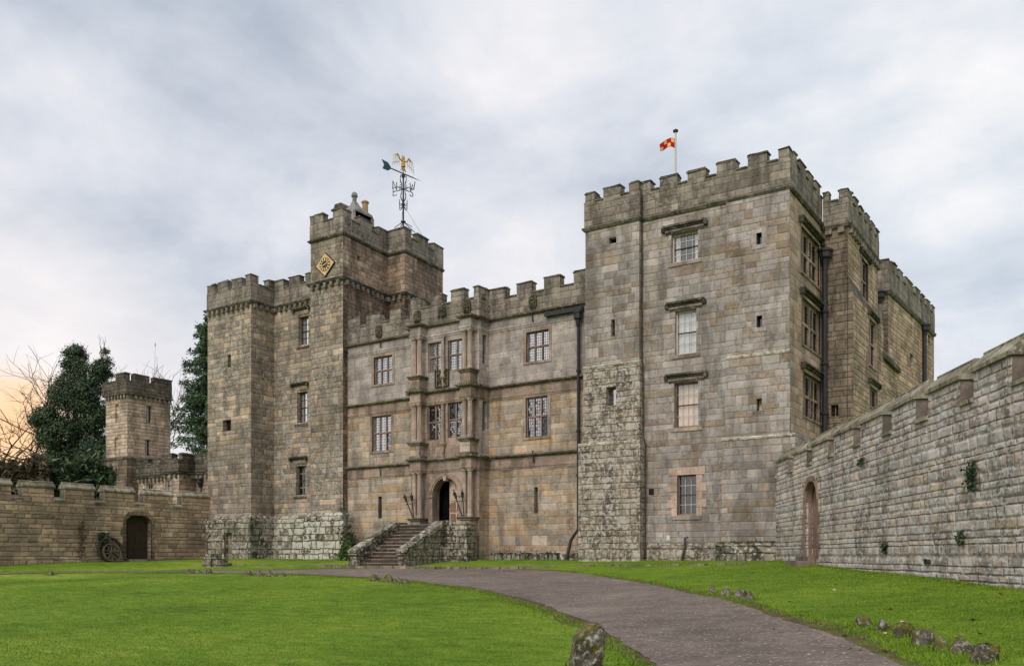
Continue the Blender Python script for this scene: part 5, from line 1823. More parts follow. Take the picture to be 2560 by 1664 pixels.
def arch_door(t, W, s0, s1, z0, zsp, ztop, dep, smat, dmat, pointed=False, n=16, style='panel', frame=0.2, order=2):
    """door in an opening with an arched head, moulded stone orders and a boarded leaf"""
    c_, r_ = (s0 + s1) / 2, (s1 - s0) / 2
    if pointed:
        f = lambda k: (c_ - r_ * math.cos(math.pi * k), zsp + (ztop - zsp) * (math.sin(math.pi * k) ** 0.8 if True else 0))
    else:
        f = lambda k: (c_ - r_ + 2 * r_ * k, zsp + (ztop - zsp) * (1 - (2 * k - 1) ** 4) ** 0.6)
    arc = [f(i / n) for i in range(n + 1)]
    mb = MB()
    for (a, za), (b, zb) in zip(arc, arc[1:]):
        mb.face([W.p(a, za, 0.004), W.p(b, zb, 0.004), W.p(b, ztop + 0.002, 0.004), W.p(a, ztop + 0.002, 0.004)], smat)
        mb.face([W.p(a, za, 0.004), W.p(a, za, -dep), W.p(b, zb, -dep), W.p(b, zb, 0.004)], smat)
    for a, b in ((s0 - frame, s0), (s1, s1 + frame)):
        k = 5
        for q in range(k):
            e = 0.12 if q % 2 else 0.0
            aa, bb = (a - e, b) if b == s0 else (a, b + e)
            za, zb = z0 + (zsp - z0) * q / k, z0 + (zsp - z0) * (q + 1) / k
            mb.box(W, aa, bb, za + 0.004, zb - 0.004, -0.06, 0.016, smat)
    for i in range(6):
        a, b = f(i / 6), f((i + 1) / 6)
        oa = (c_ + (a[0] - c_) * (1 + frame / r_), zsp + (a[1] - zsp) * 1.0 + (frame * 1.1 if 0 < i else 0.0))
        ob2 = (c_ + (b[0] - c_) * (1 + frame / r_), zsp + (b[1] - zsp) * 1.0 + (frame * 1.1 if i < 5 else 0.0))
        mb.prism(W, [a, b, ob2, oa], -0.06, 0.02 + 0.004 * (i % 2), smat)
    for k in range(order):
        d0, w_ = 0.12 + 0.15 * k, 0.05 + 0.045 * k
        mb.box(W, s0, s0 + w_, z0, zsp, -d0 - 0.1, -d0, smat)
        mb.box(W, s1 - w_, s1, z0, zsp, -d0 - 0.1, -d0, smat)
        for i in range(n):
            (a, za), (b, zb) = arc[i], arc[i + 1]
            s_ = 1 - w_ / r_
            ia, ib = (c_ + (a - c_) * s_, za - (za - zsp) * 0.0 - w_ * (za > zsp)), (c_ + (b - c_) * s_, zb - w_ * (zb > zsp))
            mb.prism(W, [ia, ib, (b, zb), (a, za)], -d0 - 0.1, -d0, smat)
    su = mb.build('doorway', t)
    db_ = MB()
    nb = 4
    o = -dep + 0.02
    for i in range(nb):
        a, b = s0 + (s1 - s0) * i / nb, s0 + (s1 - s0) * (i + 1) / nb
        db_.box(W, a + 0.004, b - 0.004, z0 + 0.02, ztop + 0.05, o - 0.05, o, dmat)
    do = db_.build('door', t)
    rb_ = MB()
    for i in range(nb + 1):
        a = s0 + (s1 - s0) * i / nb
        rb_.box(W, a - 0.035, a + 0.035, z0 + 0.03, ztop, o + 0.001, o + 0.035, dmat)
    for z in (z0 + 0.06, z0 + (zsp - z0) * 0.32, z0 + (zsp - z0) * 0.48, zsp):
        rb_.box(W, s0, s1, z - 0.05, z + 0.05, o + 0.002, o + 0.042, dmat)
    rb_.build('door_rails', do)
    return su


RW = RWALL
mer_r = [(0.02, 1.75), (2.55, 4.3), (4.98, 6.72), (7.34, 9.14), (9.76, 11.42), (12.06, 13.54), (14.24, 15.8), (16.39, 17.86), (18.55, 20.2), (20.9, 22.5), (23.2, 24.8)]
rdoor = (4.05, 5.55, -0.3, 2.42, 0.62)
rw = curtain_wall('curtain_wall', 'high grey lichened battlemented wall with a narrow arched oak door beside the great tower', RW, -0.1, 25.5, mer_r, 2.96, 3.55, 3.9, 0.6,
                  'curtain_right', rdoor, -1.8)
arch_door(rw, RW, 4.05, 5.55, -0.1, 1.75, 2.42, 0.6, 'redstone', 'oldwood', True, frame=0.16)
mb = MB()
mb.box(RW, 3.9, 5.5, -0.6, -0.16, -0.3, 0.62, 'step_stone')
mb.box(RW, 4.0, 5.5, -0.159, -0.02, -0.6, 0.28, 'step_stone')
mb.build('doorstep', rw)
LW = Wall((-44.5, 3.0), (-44.5, 33.55))
mer_l = [(s + 2.0, e + 2.0) for s, e in ((0.4, 2.0), (2.6, 4.3), (4.9, 6.6), (7.2, 8.9), (9.5, 11.2), (11.8, 13.5), (14.1, 16.9), (17.48, 19.03), (19.62, 21.2), (21.79, 23.52), (24.16, 25.96), (26.58, 28.5))]
ldoor = (23.04 + 2, 24.6 + 2, -0.3, 2.24, 0.5)
lw = curtain_wall('curtain_wall', 'long brown battlemented wall with a dark oak door left of the clock tower', LW, 0.2, 30.5, mer_l, 2.84, 3.52, 3.8, 0.5,
                  'curtain_left', ldoor, -1.8)
arch_door(lw, LW, 25.04, 26.6, -0.24, 1.95, 2.24, 0.45, 'rear_grey', 'darkwood', False, frame=0.2, order=0)
mb = MB()
mb.box(LW, 24.9, 26.9, -0.8, -0.2, -0.3, 0.5, 'step_stone')
mb.build('doorstep', lw)

# ------------------------------------------------------------------ gate turret and wing beyond the left wall
tu = thing('gate_turret', 'slender square turret of pinkish stone with blackened battlements beyond the left wall', 'tower', (-58.6, 38, 0))
TUP = [(-59.97, 36.2), (-57.3, 36.2), (-57.3, 39.67), (-59.97, 39.67)]
W_TS, W_TE = Wall(TUP[0], TUP[1]), Wall(TUP[1], TUP[2])
K = 0.42023
rr = lambda W, a, b, c, d: W.rect(a * K, b * K, 780 + c * K, 780 + d * K)
t_s = [rr(W_TS, 686, 706, 548, 655), rr(W_TS, 682, 701, 745, 850)]
t_e = [rr(W_TE, 870, 902, 558, 657), rr(W_TE, 864, 892, 757, 852)]
mb = MB()
mb.volume(TUP, 6.95, 11.5, 'turret_stone', {0: [D(r, 0.22) for r in t_s], 1: [D(r, 0.22) for r in t_e]})
mb.build('wall', tu)
mb = MB()
e = 0.14
TLP = [(-59.97 - e, 36.2 - e), (-57.3 + e, 36.2 - e), (-57.3 + e, 39.67), (-59.97 - e, 39.67)]
mb.volume(TLP, -1.5, 6.85, 'rear_grey')
mb.sweep([TLP[3], TLP[0], TLP[1], TLP[2]], [(0, 6.84), (0.06, 6.84), (0.06, 6.98), (-e, 7.1), (-e, 6.84)], 'coping')
mb.build('lower_stage', tu)
for r in t_s:
    slit(tu, W_TS, r, 0.12, 0, 'turret_stone')
for r in t_e:
    slit(tu, W_TE, r, 0.2, 0, 'pane_dark', 'white_paint')
TT = [TUP[3], TUP[0], TUP[1], TUP[2], TUP[3]]
string_course(tu, TT, 11.62, 0.16, 0.14, corbels=0.38, cw=0.16)
parapet(tu, [TUP[3], TUP[0], TUP[1], TUP[2]], 11.5, 12.45, 13.02,
        [[(0, 0.6), (1.4, 2.6)], [(1.55, W_TS.L)], [(0, 1.62), (2.0, W_TE.L)]], th=0.4, mat='turret_dark', proud=0.2)
an = thing('antenna', 'thin white antenna rod on the turret roof', 'antenna', (-58.2, 38.9, 11.5))
mb = MB()
mb.tube([(-58.2, 38.9, 11.5), (-58.1, 38.95, 15.6)], 0.022, 'white_paint', 6, 0.012)
mb.build('rod', an)
mb = MB()
mb.lathe((-58.1, 38.95, 15.5), [(0.01, 0), (0.05, 0.06), (0.05, 0.2), (0.01, 0.3)], 'white_paint', 8)
mb.build('antenna_tip', an)

gw = thing('gatehouse_wing', 'low battlemented wing with small windows between the turret and the clock tower', 'building', (-53, 38, 0))
GWP = [(-57.15, 36.95), (-52.6, 36.95), (-52.6, 35.9), (-50.9, 35.9), (-50.9, 37.2), (-46.0, 37.2), (-46, 42), (-57.15, 42)]
wg = [Wall(GWP[i], GWP[i + 1]) for i in range(6)]
o1 = rr(wg[0], 872, 912, 1015, 1055)
o2 = rr(wg[2], 985, 1022, 995, 1065)
mb = MB()
mb.volume(GWP, -1.5, 5.6, 'turret_stone', {0: [D(o1, 0.2)], 2: [D(o2, 0.2)]})
mb.build('wall', gw)
sash_window(gw, wg[0], o1, 3, 2, 0.18, glass='pane_dark')
sash_window(gw, wg[2], o2, 3, 2, 0.18, glass='pane_mid')
string_course(gw, GWP[:6], 5.62, 0.18, 0.18, corbels=0.45, cw=0.2)
parapet(gw, GWP[:6], 5.62, 6.4, 6.85, [[(0.0, 1.4), (2.0, 3.3), (3.9, wg[0].L - 0.42)], [(0.1, 0.9)], [(0.0, 1.2)], [(0.1, 1.0)], [(0.1, 1.5), (2.2, 3.6)]], th=0.4, mat='turret_dark', corners=False, proud=0.18)
xq, yq = wg[4].p(0.6, 0, 0.12)[:2]
downpipe(gw, [(xq, yq, 5.0), (xq, yq, 1.0)], 0.09, (xq, yq, 5.0), (), 'lead')

# ------------------------------------------------------------------ weathervane on the clock tower
vx, vy, vb = -33.62, 38.75, 17.5
av = (1008.2 - U0) / FPX
tv = 38.75 / (SA * av + CA)
vx = tv * (CA * av - SA)
zv = lambda v: tv * (HZ - v) / FPX
wv = thing('weathervane', 'tall black wrought iron weathervane with a gilded bat and green arrow tail', 'weathervane', (vx, vy, vb))
mb = MB()
mb.tube([(vx, vy, vb), (vx, vy, zv(432))], 0.055, 'iron', 10, 0.045)
mb.build('pole', wv)
mb = MB()
for dx, dy in ((-0.75, 0.3), (0.75, -0.1), (-0.2, -0.55), (0.3, 0.7)):
    mb.tube([(vx, vy, zv(554)), (vx + dx, vy + dy, zv(575))], 0.022, 'iron', 6)
mb.lathe((vx, vy, zv(556)), [(0.06, 0), (0.15, 0.02), (0.15, 0.06), (0.06, 0.1)], 'iron', 10)
mb.build('stay_foot', wv)
mb = MB()
for dx, dy in ((-1.3, 0.9), (1.1, 1.6)):
    mb.tube([(vx, vy, zv(512)), (vx + dx, vy + dy, vb + 0.2)], 0.008, 'iron', 4)
mb.build('guy_wire', wv)
RD = Vector((0.143, 0.99, 0)).normalized()
XD = Vector((1, 0.02, 0)).normalized()
C0 = Vector((vx, vy, 0))
mb = MB()
za = zv(434)
mb.tube([C0 - RD * 0.95 + Vector((0, 0, za)), C0 + RD * 0.75 + Vector((0, 0, za))], 0.035, 'iron', 8)
mb.tube([C0 + RD * 0.7 + Vector((0, 0, za)), C0 + RD * 1.4 + Vector((0, 0, za))], 0.03, 'iron', 8, 0.004)
mb.lathe((vx, vy, zv(446)), [(0.05, 0), (0.1, 0.1), (0.1, 0.2), (0.05, 0.3)], 'iron', 10)
arrow = mb.build('arrow', wv)
mb = MB()
o = C0 - RD * 0.95 + Vector((0, 0, za))
WT = Wall((o.x - RD.x * 0.9, o.y - RD.y * 0.9), (o.x, o.y))
mb.prism(WT, [(0.9, za - 0.05), (0.9, za + 0.07), (0.7, za + 0.26), (0.24, za + 0.3), (0.42, za + 0.06), (0.3, za - 0.2), (0.7, za - 0.2)][::-1], -0.015, 0.015, 'copper')
mb.build('arrow_tail', arrow)
# the bat: body, head with ears, ribbed wings
mb = MB()
zbt = zv(402)
BD = RD
bp = lambda s_, z_: C0 + BD * s_ + Vector((0, 0, zbt + z_))
mb.tube([bp(0, -0.62), bp(0.0, -0.45), bp(0.02, -0.2), bp(0.0, 0.05), bp(0, 0.12)], 0.06, 'gold', 10)
mb.tube([bp(0, -0.36), bp(0.0, -0.12), bp(0, 0.06)], 0.13, 'gold', 10, 0.1)
mb.lathe(tuple(bp(0, 0.06)), [(0.04, 0), (0.09, 0.06), (0.09, 0.13), (0.03, 0.2)], 'gold', 10)
for sg in (-1, 1):
    mb.tube([bp(0.05 * sg, 0.2), bp(0.1 * sg, 0.34)], 0.035, 'gold', 6, 0.006)
    mb.tube([bp(0.05 * sg, -0.4), bp(0.2 * sg, -0.62)], 0.045, 'gold', 6, 0.02)
bat = mb.build('bat', wv)
for sg in (-1, 1):
    w_ = MB()
    top = bp(0.42 * sg, 0.28)
    w_.tube([bp(0.05 * sg, -0.05), bp(0.25 * sg, 0.02), top], 0.045, 'gold', 8, 0.03)
    ends = [(0.3, -0.34), (0.48, -0.42), (0.66, -0.48), (0.82, -0.6)]
    for k, (sx_, z_) in enumerate(ends):
        m_p = bp(sg * (0.42 + (sx_ - 0.42) * 0.75), 0.05 + 0.02 * k)
        w_.tube([top, m_p, bp(sg * sx_, z_)], 0.026, 'gold', 6, 0.008)
    for k in range(3):
        (a, za_), (b, zb__) = ends[k], ends[k + 1]
        w_.tube([bp(sg * a, za_ + 0.15), bp(sg * (a + b) / 2, (za_ + zb__) / 2 + 0.24), bp(sg * b, zb__ + 0.18)], 0.014, 'gold', 5)
    w_.build('wing', bat)
# scrolls and letters
zc_ = zv(473)


def scroll(parent, D_, sg, pts, r=0.018):
    m = MB()
    path = [C0 + D_ * (sg * s_) + Vector((0, 0, z_)) for s_, z_ in catmull(pts, 6)]
    m.tube(path, r, 'iron', 6)
    m.build('scrollwork', parent)


for D_ in (RD, XD):
    for sg in (-1, 1):
        scroll(wv, D_, sg, [(0.05, zc_ + 0.72), (0.2, zc_ + 0.78), (0.22, zc_ + 0.5), (0.12, zc_ + 0.25), (0.14, zc_ - 0.2), (0.2, zc_ - 0.42), (0.08, zc_ - 0.68), (0.03, zc_ - 0.8)])
        scroll(wv, D_, sg, [(0.03, zc_ - 0.72), (0.14, zc_ - 0.92), (0.28, zc_ - 0.88), (0.3, zc_ - 0.72), (0.24, zc_ - 0.7)])
        scroll(wv, D_, sg, [(0.02, zc_ - 0.66), (0.1, zc_ - 1.08), (0.24, zc_ - 1.16), (0.3, zc_ - 1.04), (0.25, zc_ - 0.98)])
        scroll(wv, D_, sg, [(0.3, zc_), (0.22, zc_ + 0.2), (0.12, zc_ + 0.14), (0.18, zc_ + 0.04)], 0.014)
GL = {'N': [[(0, 0), (0, 1), (0.7, 0), (0.7, 1)]], 'W': [[(0, 1), (0.22, 0), (0.45, 0.75), (0.68, 0), (0.9, 1)]],
      'E': [[(0.65, 0), (0, 0), (0, 1), (0.65, 1)], [(0, 0.52), (0.5, 0.52)]],
      'S': [[(0.6, 0.82), (0.45, 1), (0.15, 1), (0.02, 0.78), (0.2, 0.56), (0.5, 0.44), (0.62, 0.2), (0.45, 0), (0.12, 0), (0, 0.18)]]}
for ch, D_, sg in (('N', RD, -1), ('S', RD, 1), ('E', XD, -1), ('W', XD, 1)):
    m = MB()
    m.tube([C0 + Vector((0, 0, zc_)), C0 + D_ * (sg * 0.5) + Vector((0, 0, zc_))], 0.024, 'iron', 6)
    arm = m.build('arm', wv)
    m = MB()
    for st_ in GL[ch]:
        wd = max(p[0] for s__ in GL[ch] for p in s__)
        lo = 0.5 if sg > 0 else -0.5 - wd * 0.42
        m.tube([C0 + D_ * (lo + px_ * 0.42) + Vector((0, 0, zc_ - 0.22 + pz_ * 0.46)) for px_, pz_ in st_], 0.026, 'iron', 6)
    m.build('letter', arm)

# ------------------------------------------------------------------ torches by the porch columns
tspec = [((1033, 1287), (1008, 1231), 'thin iron torch leaning outward at the left end of the porch'),
         ((1034.5, 1286), (1028, 1229), 'upright iron torch against the left pair of porch columns'),
         ((1155.5, 1274), (1133, 1222), 'leaning iron torch crossing the pale door leaf'),
         ((1160, 1285), (1155, 1220), 'upright iron torch against the right pair of porch columns')]
for k, (bq, tq, lab) in enumerate(tspec):
    Yt = 32.98 - 0.03 * (k % 2)
    b_ = Vector(PXM(bq[0], bq[1], Yt))
    t_ = Vector(PXM(tq[0], tq[1], Yt - 0.1))
    b_.z = 1.84
    d = (t_ - b_)
    tc_ = thing('torch', lab, 'torch', tuple(b_), 'iron torches on the porch plinths')
    m = MB()
    m.tube([b_, b_ + d * 0.72], 0.028, 'iron', 8)
    m.build('shaft', tc_)
    m = MB()
    m.tube([b_ + d * 0.66, b_ + d * 0.72, b_ + d * 0.8, b_ + d * 0.86], 0.05, 'iron', 10, 0.09)
    m.tube([b_ + d * 0.86, b_ + d * 1.0], 0.05, 'iron', 8, 0.005)
    m.build('basket', tc_)
    m = MB()
    q = b_ + d * 0.55
    m.tube([q + Vector((-0.2, 0, -0.03)), q + Vector((0, -0.05, 0)), q + Vector((0.12, 0.05, 0.04))], 0.013, 'iron', 6)
    m.build('bracket', tc_)

# ------------------------------------------------------------------ cart wheels against the left wall


def wheel(name, label, c, nrm, R, matw, spokes=10, width=0.12):
    c = Vector(c)
    nrm = Vector(nrm).normalized()
    u_ = Vector((0, 1, 0))
    u_ = (u_ - nrm * u_.dot(nrm)).normalized()
    v_ = nrm.cross(u_)
    t = thing(name, label, 'wheel', tuple(c), 'old cart wheels')
    m = MB()
    ring = [c + u_ * (R * math.cos(a)) + v_ * (R * math.sin(a)) for a in [2 * math.pi * i / 40 for i in range(41)]]
    n = 40
    base = 0
    for i in range(n):
        a0, a1 = 2 * math.pi * i / n, 2 * math.pi * (i + 1) / n
        P = lambda r, a, o: c + u_ * (r * math.cos(a)) + v_ * (r * math.sin(a)) + nrm * o
        w_ = width / 2
        ri = R * 0.86 + (0.01 * math.sin(i * 1.7))
        q = [(P(R, a0, -w_), P(R, a1, -w_), P(R, a1, w_), P(R, a0, w_)), (P(ri, a0, w_), P(R, a0, w_), P(R, a1, w_), P(ri, a1, w_)),
             (P(ri, a0, -w_), P(ri, a1, -w_), P(R, a1, -w_), P(R, a0, -w_)), (P(ri, a1, -w_), P(ri, a0, -w_), P(ri, a0, w_), P(ri, a1, w_))]
        for f in q:
            m.face(f, matw)
    m.build('rim', t)
    m = MB()
    m.tube([c - nrm * 0.14, c - nrm * 0.05, c + nrm * 0.05, c + nrm * 0.16], R * 0.17, 'wheeldark', 12, R * 0.12)
    m.build('hub', t)
    for i in range(spokes):
        a = 2 * math.pi * (i + 0.3) / spokes
        m = MB()
        d_ = u_ * math.cos(a) + v_ * math.sin(a)
        m.tube([c + d_ * R * 0.13, c + d_ * R * 0.88], 0.032, matw, 6, 0.026)
        m.build('spoke', t)


q = LW.at(276, 1372, 0.3)
zg_ = float(gz(-44.0, LW.p(q[0], 0)[1]))
wheel('cart_wheel', 'big dark cart wheel leaning on the brown wall behind a smaller one', LW.p(q[0], zg_ + 0.66, 0.28), (1, 0, 0.2), 0.7, 'wheeldark', 12, 0.14)
q = LW.at(280, 1380, 0.62)
wheel('cart_wheel', 'smaller weathered spoked cart wheel propped in front near the dark oak door', LW.p(q[0], zg_ + 0.5, 0.62), (1, 0, 0.35), 0.52, 'wheelwood', 10, 0.1)

# ------------------------------------------------------------------ stones on the lawn


def boulder(name, label, u0, u1, v0, v1, kind, seed, group=None, cat='stone', grow_=1.0):
    um = (u0 + u1) / 2
    X, Y, Z = G(um, v1)
    t = math.hypot(X, Y)
    dep = -SA * X + CA * Y
    w = (u1 - u0) / FPX * dep * grow_ * 1.08
    h = (v1 - v0) / FPX * dep * grow_ * 1.2
    R = random.Random(seed)
    nu, nv = 26, 13
    px_, py_ = (2.0, 2.0)
    ee, en = {'round': (0.9, 0.8), 'block': (0.35, 0.3), 'pyr': (0.6, 1.4), 'slab': (0.5, 0.5), 'peak': (0.8, 1.7)}[kind]
    ph = [R.uniform(0, 6.28) for _ in range(8)]
    lean = R.uniform(-0.16, 0.16)
    rt = R.uniform(-0.6, 0.6)
    rx = Vector((CA, SA, 0))
    ry = Vector((-SA, CA, 0))
    rx, ry = rx * math.cos(rt) + ry * math.sin(rt), ry * math.cos(rt) - rx * math.sin(rt)
    sg = lambda c, e: math.copysign(abs(c) ** e, c)
    mb = MB()
    mi = mb.mat('boulder')
    dpt = w * R.uniform(0.38, 0.5)
    for j in range(nv):
        ph_ = -math.pi / 2 * 0.35 + (math.pi / 2 * 1.35) * j / (nv - 1)
        for i in range(nu):
            th = 2 * math.pi * i / nu
            k = 1 + 0.1 * math.sin(3 * th + ph[0]) * math.cos(2 * ph_ + ph[1]) + 0.07 * math.sin(5 * th + 4 * ph_ + ph[2]) + 0.05 * math.sin(9 * th - 6 * ph_ + ph[3])
            cr = max(0.0, math.cos(ph_)) ** en
            if kind in ('pyr', 'peak'):
                cr = max(0.0, 1 - max(0.0, math.sin(ph_)) ** 1.15 * 0.86) if ph_ < math.pi / 2 - 0.01 else 0.1
            x = w * 0.5 * cr * sg(math.cos(th), ee) * k
            y = dpt * cr * sg(math.sin(th), ee) * k
            z = h * (sg(math.sin(ph_), en if kind in ('block', 'round') else 0.8) if kind in ('block', 'round', 'slab') else math.sin(ph_)) * (0.94 + 0.06 * k) if ph_ > 0 else h * 0.5 * math.sin(ph_)
            z += 0.05 * h * math.sin(4 * th + ph[4]) * (1 if j == nv - 1 else 0.6) * max(0, math.sin(ph_))
            x += lean * z
            q = Vector((X, Y, Z - 0.03)) + ry * (dpt * 0.5) + rx * x + ry * y + Vector((0, 0, z))
            mb.v.append(tuple(q))
    for j in range(nv - 1):
        for i in range(nu):
            a, b = j * nu + i, j * nu + (i + 1) % nu
            mb.f.append((a, b, b + nu, a + nu)); mb.mi.append(mi)
    mb.f.append(tuple((nv - 1) * nu + i for i in range(nu))); mb.mi.append(mi)
    o = mb.build(name, None, smooth=False)
    for p in o.data.polygons:
        p.use_smooth = True
    return tag(o, label, cat, group)


KX, KY = 0.50420, 0.50420
LS = lambda a, b, c, d: (a * KX, b * KX, 1380 + c * KY, 1380 + d * KY)
RS = lambda a, b, c, d: (1360 + a * KX, 1360 + b * KX, 1380 + c * KY, 1380 + d * KY)
ST = [
    (LS(228, 262, 90, 111), 'round', 'lone small mossy stone on the far lawn edge below the left wall'),
    (LS(925, 965, 82, 104), 'round', 'wide mossy stone, first from the left in the trio below the mounting block'),
    (LS(970, 1003, 84, 104), 'pyr', 'small pointed stone in the middle of the trio below the mounting block'),
    (LS(1018, 1052, 82, 106), 'round', 'mossy stone, right end of the trio below the mounting block'),
    (LS(1217, 1251, 90, 114), 'round', 'mossy stone, left end of the row of four under the clock tower'),
    (LS(1275, 1305, 92, 116), 'peak', 'narrow pointed stone, second of the row of four under the clock tower'),
    (LS(1325, 1362, 90, 118), 'pyr', 'pale tall stone, third of the row of four under the clock tower'),
    (LS(1378, 1412, 93, 117), 'pyr', 'low mossy stone, right end of the row of four under the clock tower'),
    (LS(1840, 1880, 110, 140), 'round', 'green mossy stone, left end of the four nearest the stairs'),
    (LS(1897, 1943, 112, 146), 'round', 'broad lichened stone, second of the four nearest the stairs'),
    (LS(1953, 1990, 120, 153), 'peak', 'grey upright stone, third of the four nearest the stairs'),
    (LS(1995, 2032, 127, 154), 'pyr', 'yellow mossed stone, right end of the four nearest the stairs'),
    (RS(812, 858, 163, 205), 'peak', 'small pointed stone, left end of the four on the right lawn'),
    (RS(880, 945, 172, 213), 'pyr', 'pale wide stone, second of the four on the right lawn'),
    (RS(948, 998, 188, 229), 'block', 'squarish mossy stone, third of the four on the right lawn'),
    (RS(998, 1050, 195, 239), 'pyr', 'yellow mossed stone, right end of the four on the right lawn'),
    (RS(1555, 1630, 312, 367), 'round', 'dark rounded mossy stone, farthest of the seven by the drive'),
    (RS(1655, 1732, 330, 383), 'pyr', 'low grey stone, second farthest of the seven by the drive'),
    (RS(1755, 1838, 350, 416), 'slab', 'whitish leaning stone, third farthest of the seven by the drive'),
    (RS(1860, 1935, 385, 456), 'block', 'grey cube shaped stone in the middle of the seven by the drive'),
    (RS(1935, 2018, 410, 483), 'pyr', 'pointed stone with yellow moss, third nearest of the seven by the drive'),
    (RS(2028, 2122, 433, 501), 'round', 'rounded pale topped stone, second nearest of the seven by the drive'),
    (RS(2150, 2248, 458, 546), 'block', 'dark square block stone, nearest of the seven by the drive'),
]
for k, (r, kind, lab) in enumerate(ST):
    boulder('edging_stone', lab, r[0], r[1], r[2], r[3] + 1.0, kind, 100 + k, 'stones edging the drive')

# big standing stone in the foreground
X, Y, Z = G(1464, 1712)
dep = -SA * X + CA * Y
m_px = dep / FPX
outl = [(-40, -10), (-39, 60), (-34, 92), (-30, 118), (-16, 138), (6, 152), (30, 156), (43, 148), (44, 110), (40, 70), (37, 20), (36, -10)]
mb = MB()
Rg, Fd = Vector((CA, SA, 0)), Vector((-SA, CA, 0))
mi = mb.mat('boulder')
lay = [(-0.3, 0.86), (-0.24, 0.97), (-0.12, 1.0), (0.0, 1.0), (0.12, 1.0), (0.22, 0.96), (0.28, 0.85)]
sub = []
for i in range(len(outl)):
    a, b = outl[i], outl[(i + 1) % len(outl)]
    for k in range(4):
        f = k / 4
        sub.append((a[0] + (b[0] - a[0]) * f, a[1] + (b[1] - a[1]) * f))
nn = len(sub)
for d, s_ in lay:
    for i, (a, b) in enumerate(sub):
        kk = 1 + 0.025 * math.sin(i * 1.1 + d * 20) + 0.02 * math.sin(i * 2.7 - d * 33)
        q = Vector((X, Y, Z)) + Rg * (a * s_ * kk * m_px) + Fd * (d * 0.85 + 0.05 * math.sin(b * 0.05)) + Vector((0, 0, (b if b < 0 else b * (0.62 + 0.38 * s_)) * m_px))
        mb.v.append(tuple(q))
for j in range(len(lay) - 1):
    for i in range(nn):
        a, b = j * nn + i, j * nn + (i + 1) % nn
        mb.f.append((a, b, b + nn, a + nn)); mb.mi.append(mi)
mb.f.append(tuple(range(nn))[::-1]); mb.mi.append(mi)
mb.f.append(tuple((len(lay) - 1) * nn + i for i in range(nn))); mb.mi.append(mi)
o = mb.build('standing_stone', None, smooth=False)
tag(o, 'tall leaning stone post with a pale chipped top on the near lawn', 'stone')
boulder('edging_stone', 'tiny stone tip beside the foot of the tall leaning stone', 1411, 1428, 1655, 1690, 'peak', 77)

# mounting block of stacked stones
X, Y, Z = G(527, 1416)
mbk = thing('mounting_block', 'stacked dark mossy stone mounting block in front of the clock tower plinth', 'mounting block', (X, Y, Z))
WB = Wall((X - 0.75, Y), (X + 0.8, Y))
for a, b, c, d, e_ in ((0, 0.75, -0.2, 0.26, 0.0), (0.0, 0.7, 0.262, 0.48, 0.05), (0.76, 1.25, -0.2, 0.38, 0.02), (0.08, 0.62, 0.482, 0.66, 0.08), (1.26, 1.58, -0.2, 0.2, 0.0)):
    m = MB()
    m.box(WB, a, b, c + Z, d + Z, -0.7, -e_, 'flank', taper=0.03)
    m.build('block', mbk)

# kerb along the terrace edge
mb = MB()
kp = [G(u, v)[:2] for u, v in ((790, 1416), (850, 1418.5), (900, 1420.5), (1000, 1422), (1100, 1423), (1200, 1424), (1290, 1423), (1345, 1421))]
kp = resample(catmull(kp), 17)
for i in range(len(kp) - 1):
    a, b = kp[i], kp[i + 1]
    w = Wall(a, b)
    z = float(gz(*((a + b) / 2)))
    mb.box(w, 0.006, w.L - 0.008, z - 0.2, z + 0.13 + jit(0.015), -0.34 + jit(0.02), jit(0.03), 'kerb', taper=0.025)
kp2 = [G(u, v)[:2] for u, v in ((1345, 1418), (1450, 1415.5), (1560, 1414), (1680, 1413), (1800, 1412), (1930, 1409))]
kp2 = resample(catmull(kp2), 26)
for i in range(len(kp2) - 1):
    if random.random() < 0.2:
        continue
    a, b = kp2[i], kp2[i + 1]
    w = Wall(a, b)
    z = float(gz(*((a + b) / 2)))
    mb.box(w, 0.006, w.L - 0.01, z - 0.2, z + 0.045 + jit(0.03), -0.25 + jit(0.04), jit(0.04), 'kerb', taper=0.02)
kp3 = [G(u, v)[:2] for u, v in ((560, 1412), (640, 1413), (720, 1414.5), (785, 1416))]
kp3 = resample(catmull(kp3), 11)
for i in range(len(kp3) - 1):
    a, b = kp3[i], kp3[i + 1]
    w = Wall(a, b)
    z = float(gz(*((a + b) / 2)))
    mb.box(w, 0.006, w.L - 0.01, z - 0.2, z + 0.03 + jit(0.03), -0.3 + jit(0.05), jit(0.06), 'kerb', taper=0.02)
struct(mb.build('kerb', None))


# ------------------------------------------------------------------ foliage
def quads_mesh(name, centres, sizes, matname, parent=None, normals=None, aspect=1.6, droop=0.0):
    """a cloud of leaf sized faces"""
    n = len(centres)
    if normals is None:
        normals = rng.normal(size=(n, 3))
    normals = normals / (np.linalg.norm(normals, axis=1, keepdims=True) + 1e-9)
    t = rng.normal(size=(n, 3))
    t -= normals * (t * normals).sum(1, keepdims=True)
    t /= np.linalg.norm(t, axis=1, keepdims=True) + 1e-9
    b = np.cross(normals, t)
    s = sizes[:, None]
    V = np.stack([centres - t * s * aspect / 2, centres - b * s * 0.5 + normals * s * 0.12, centres + t * s * aspect / 2, centres + b * s * 0.5 + normals * s * 0.12], 1).reshape(-1, 3)
    return raw_mesh(name, V, 4, matname, parent)


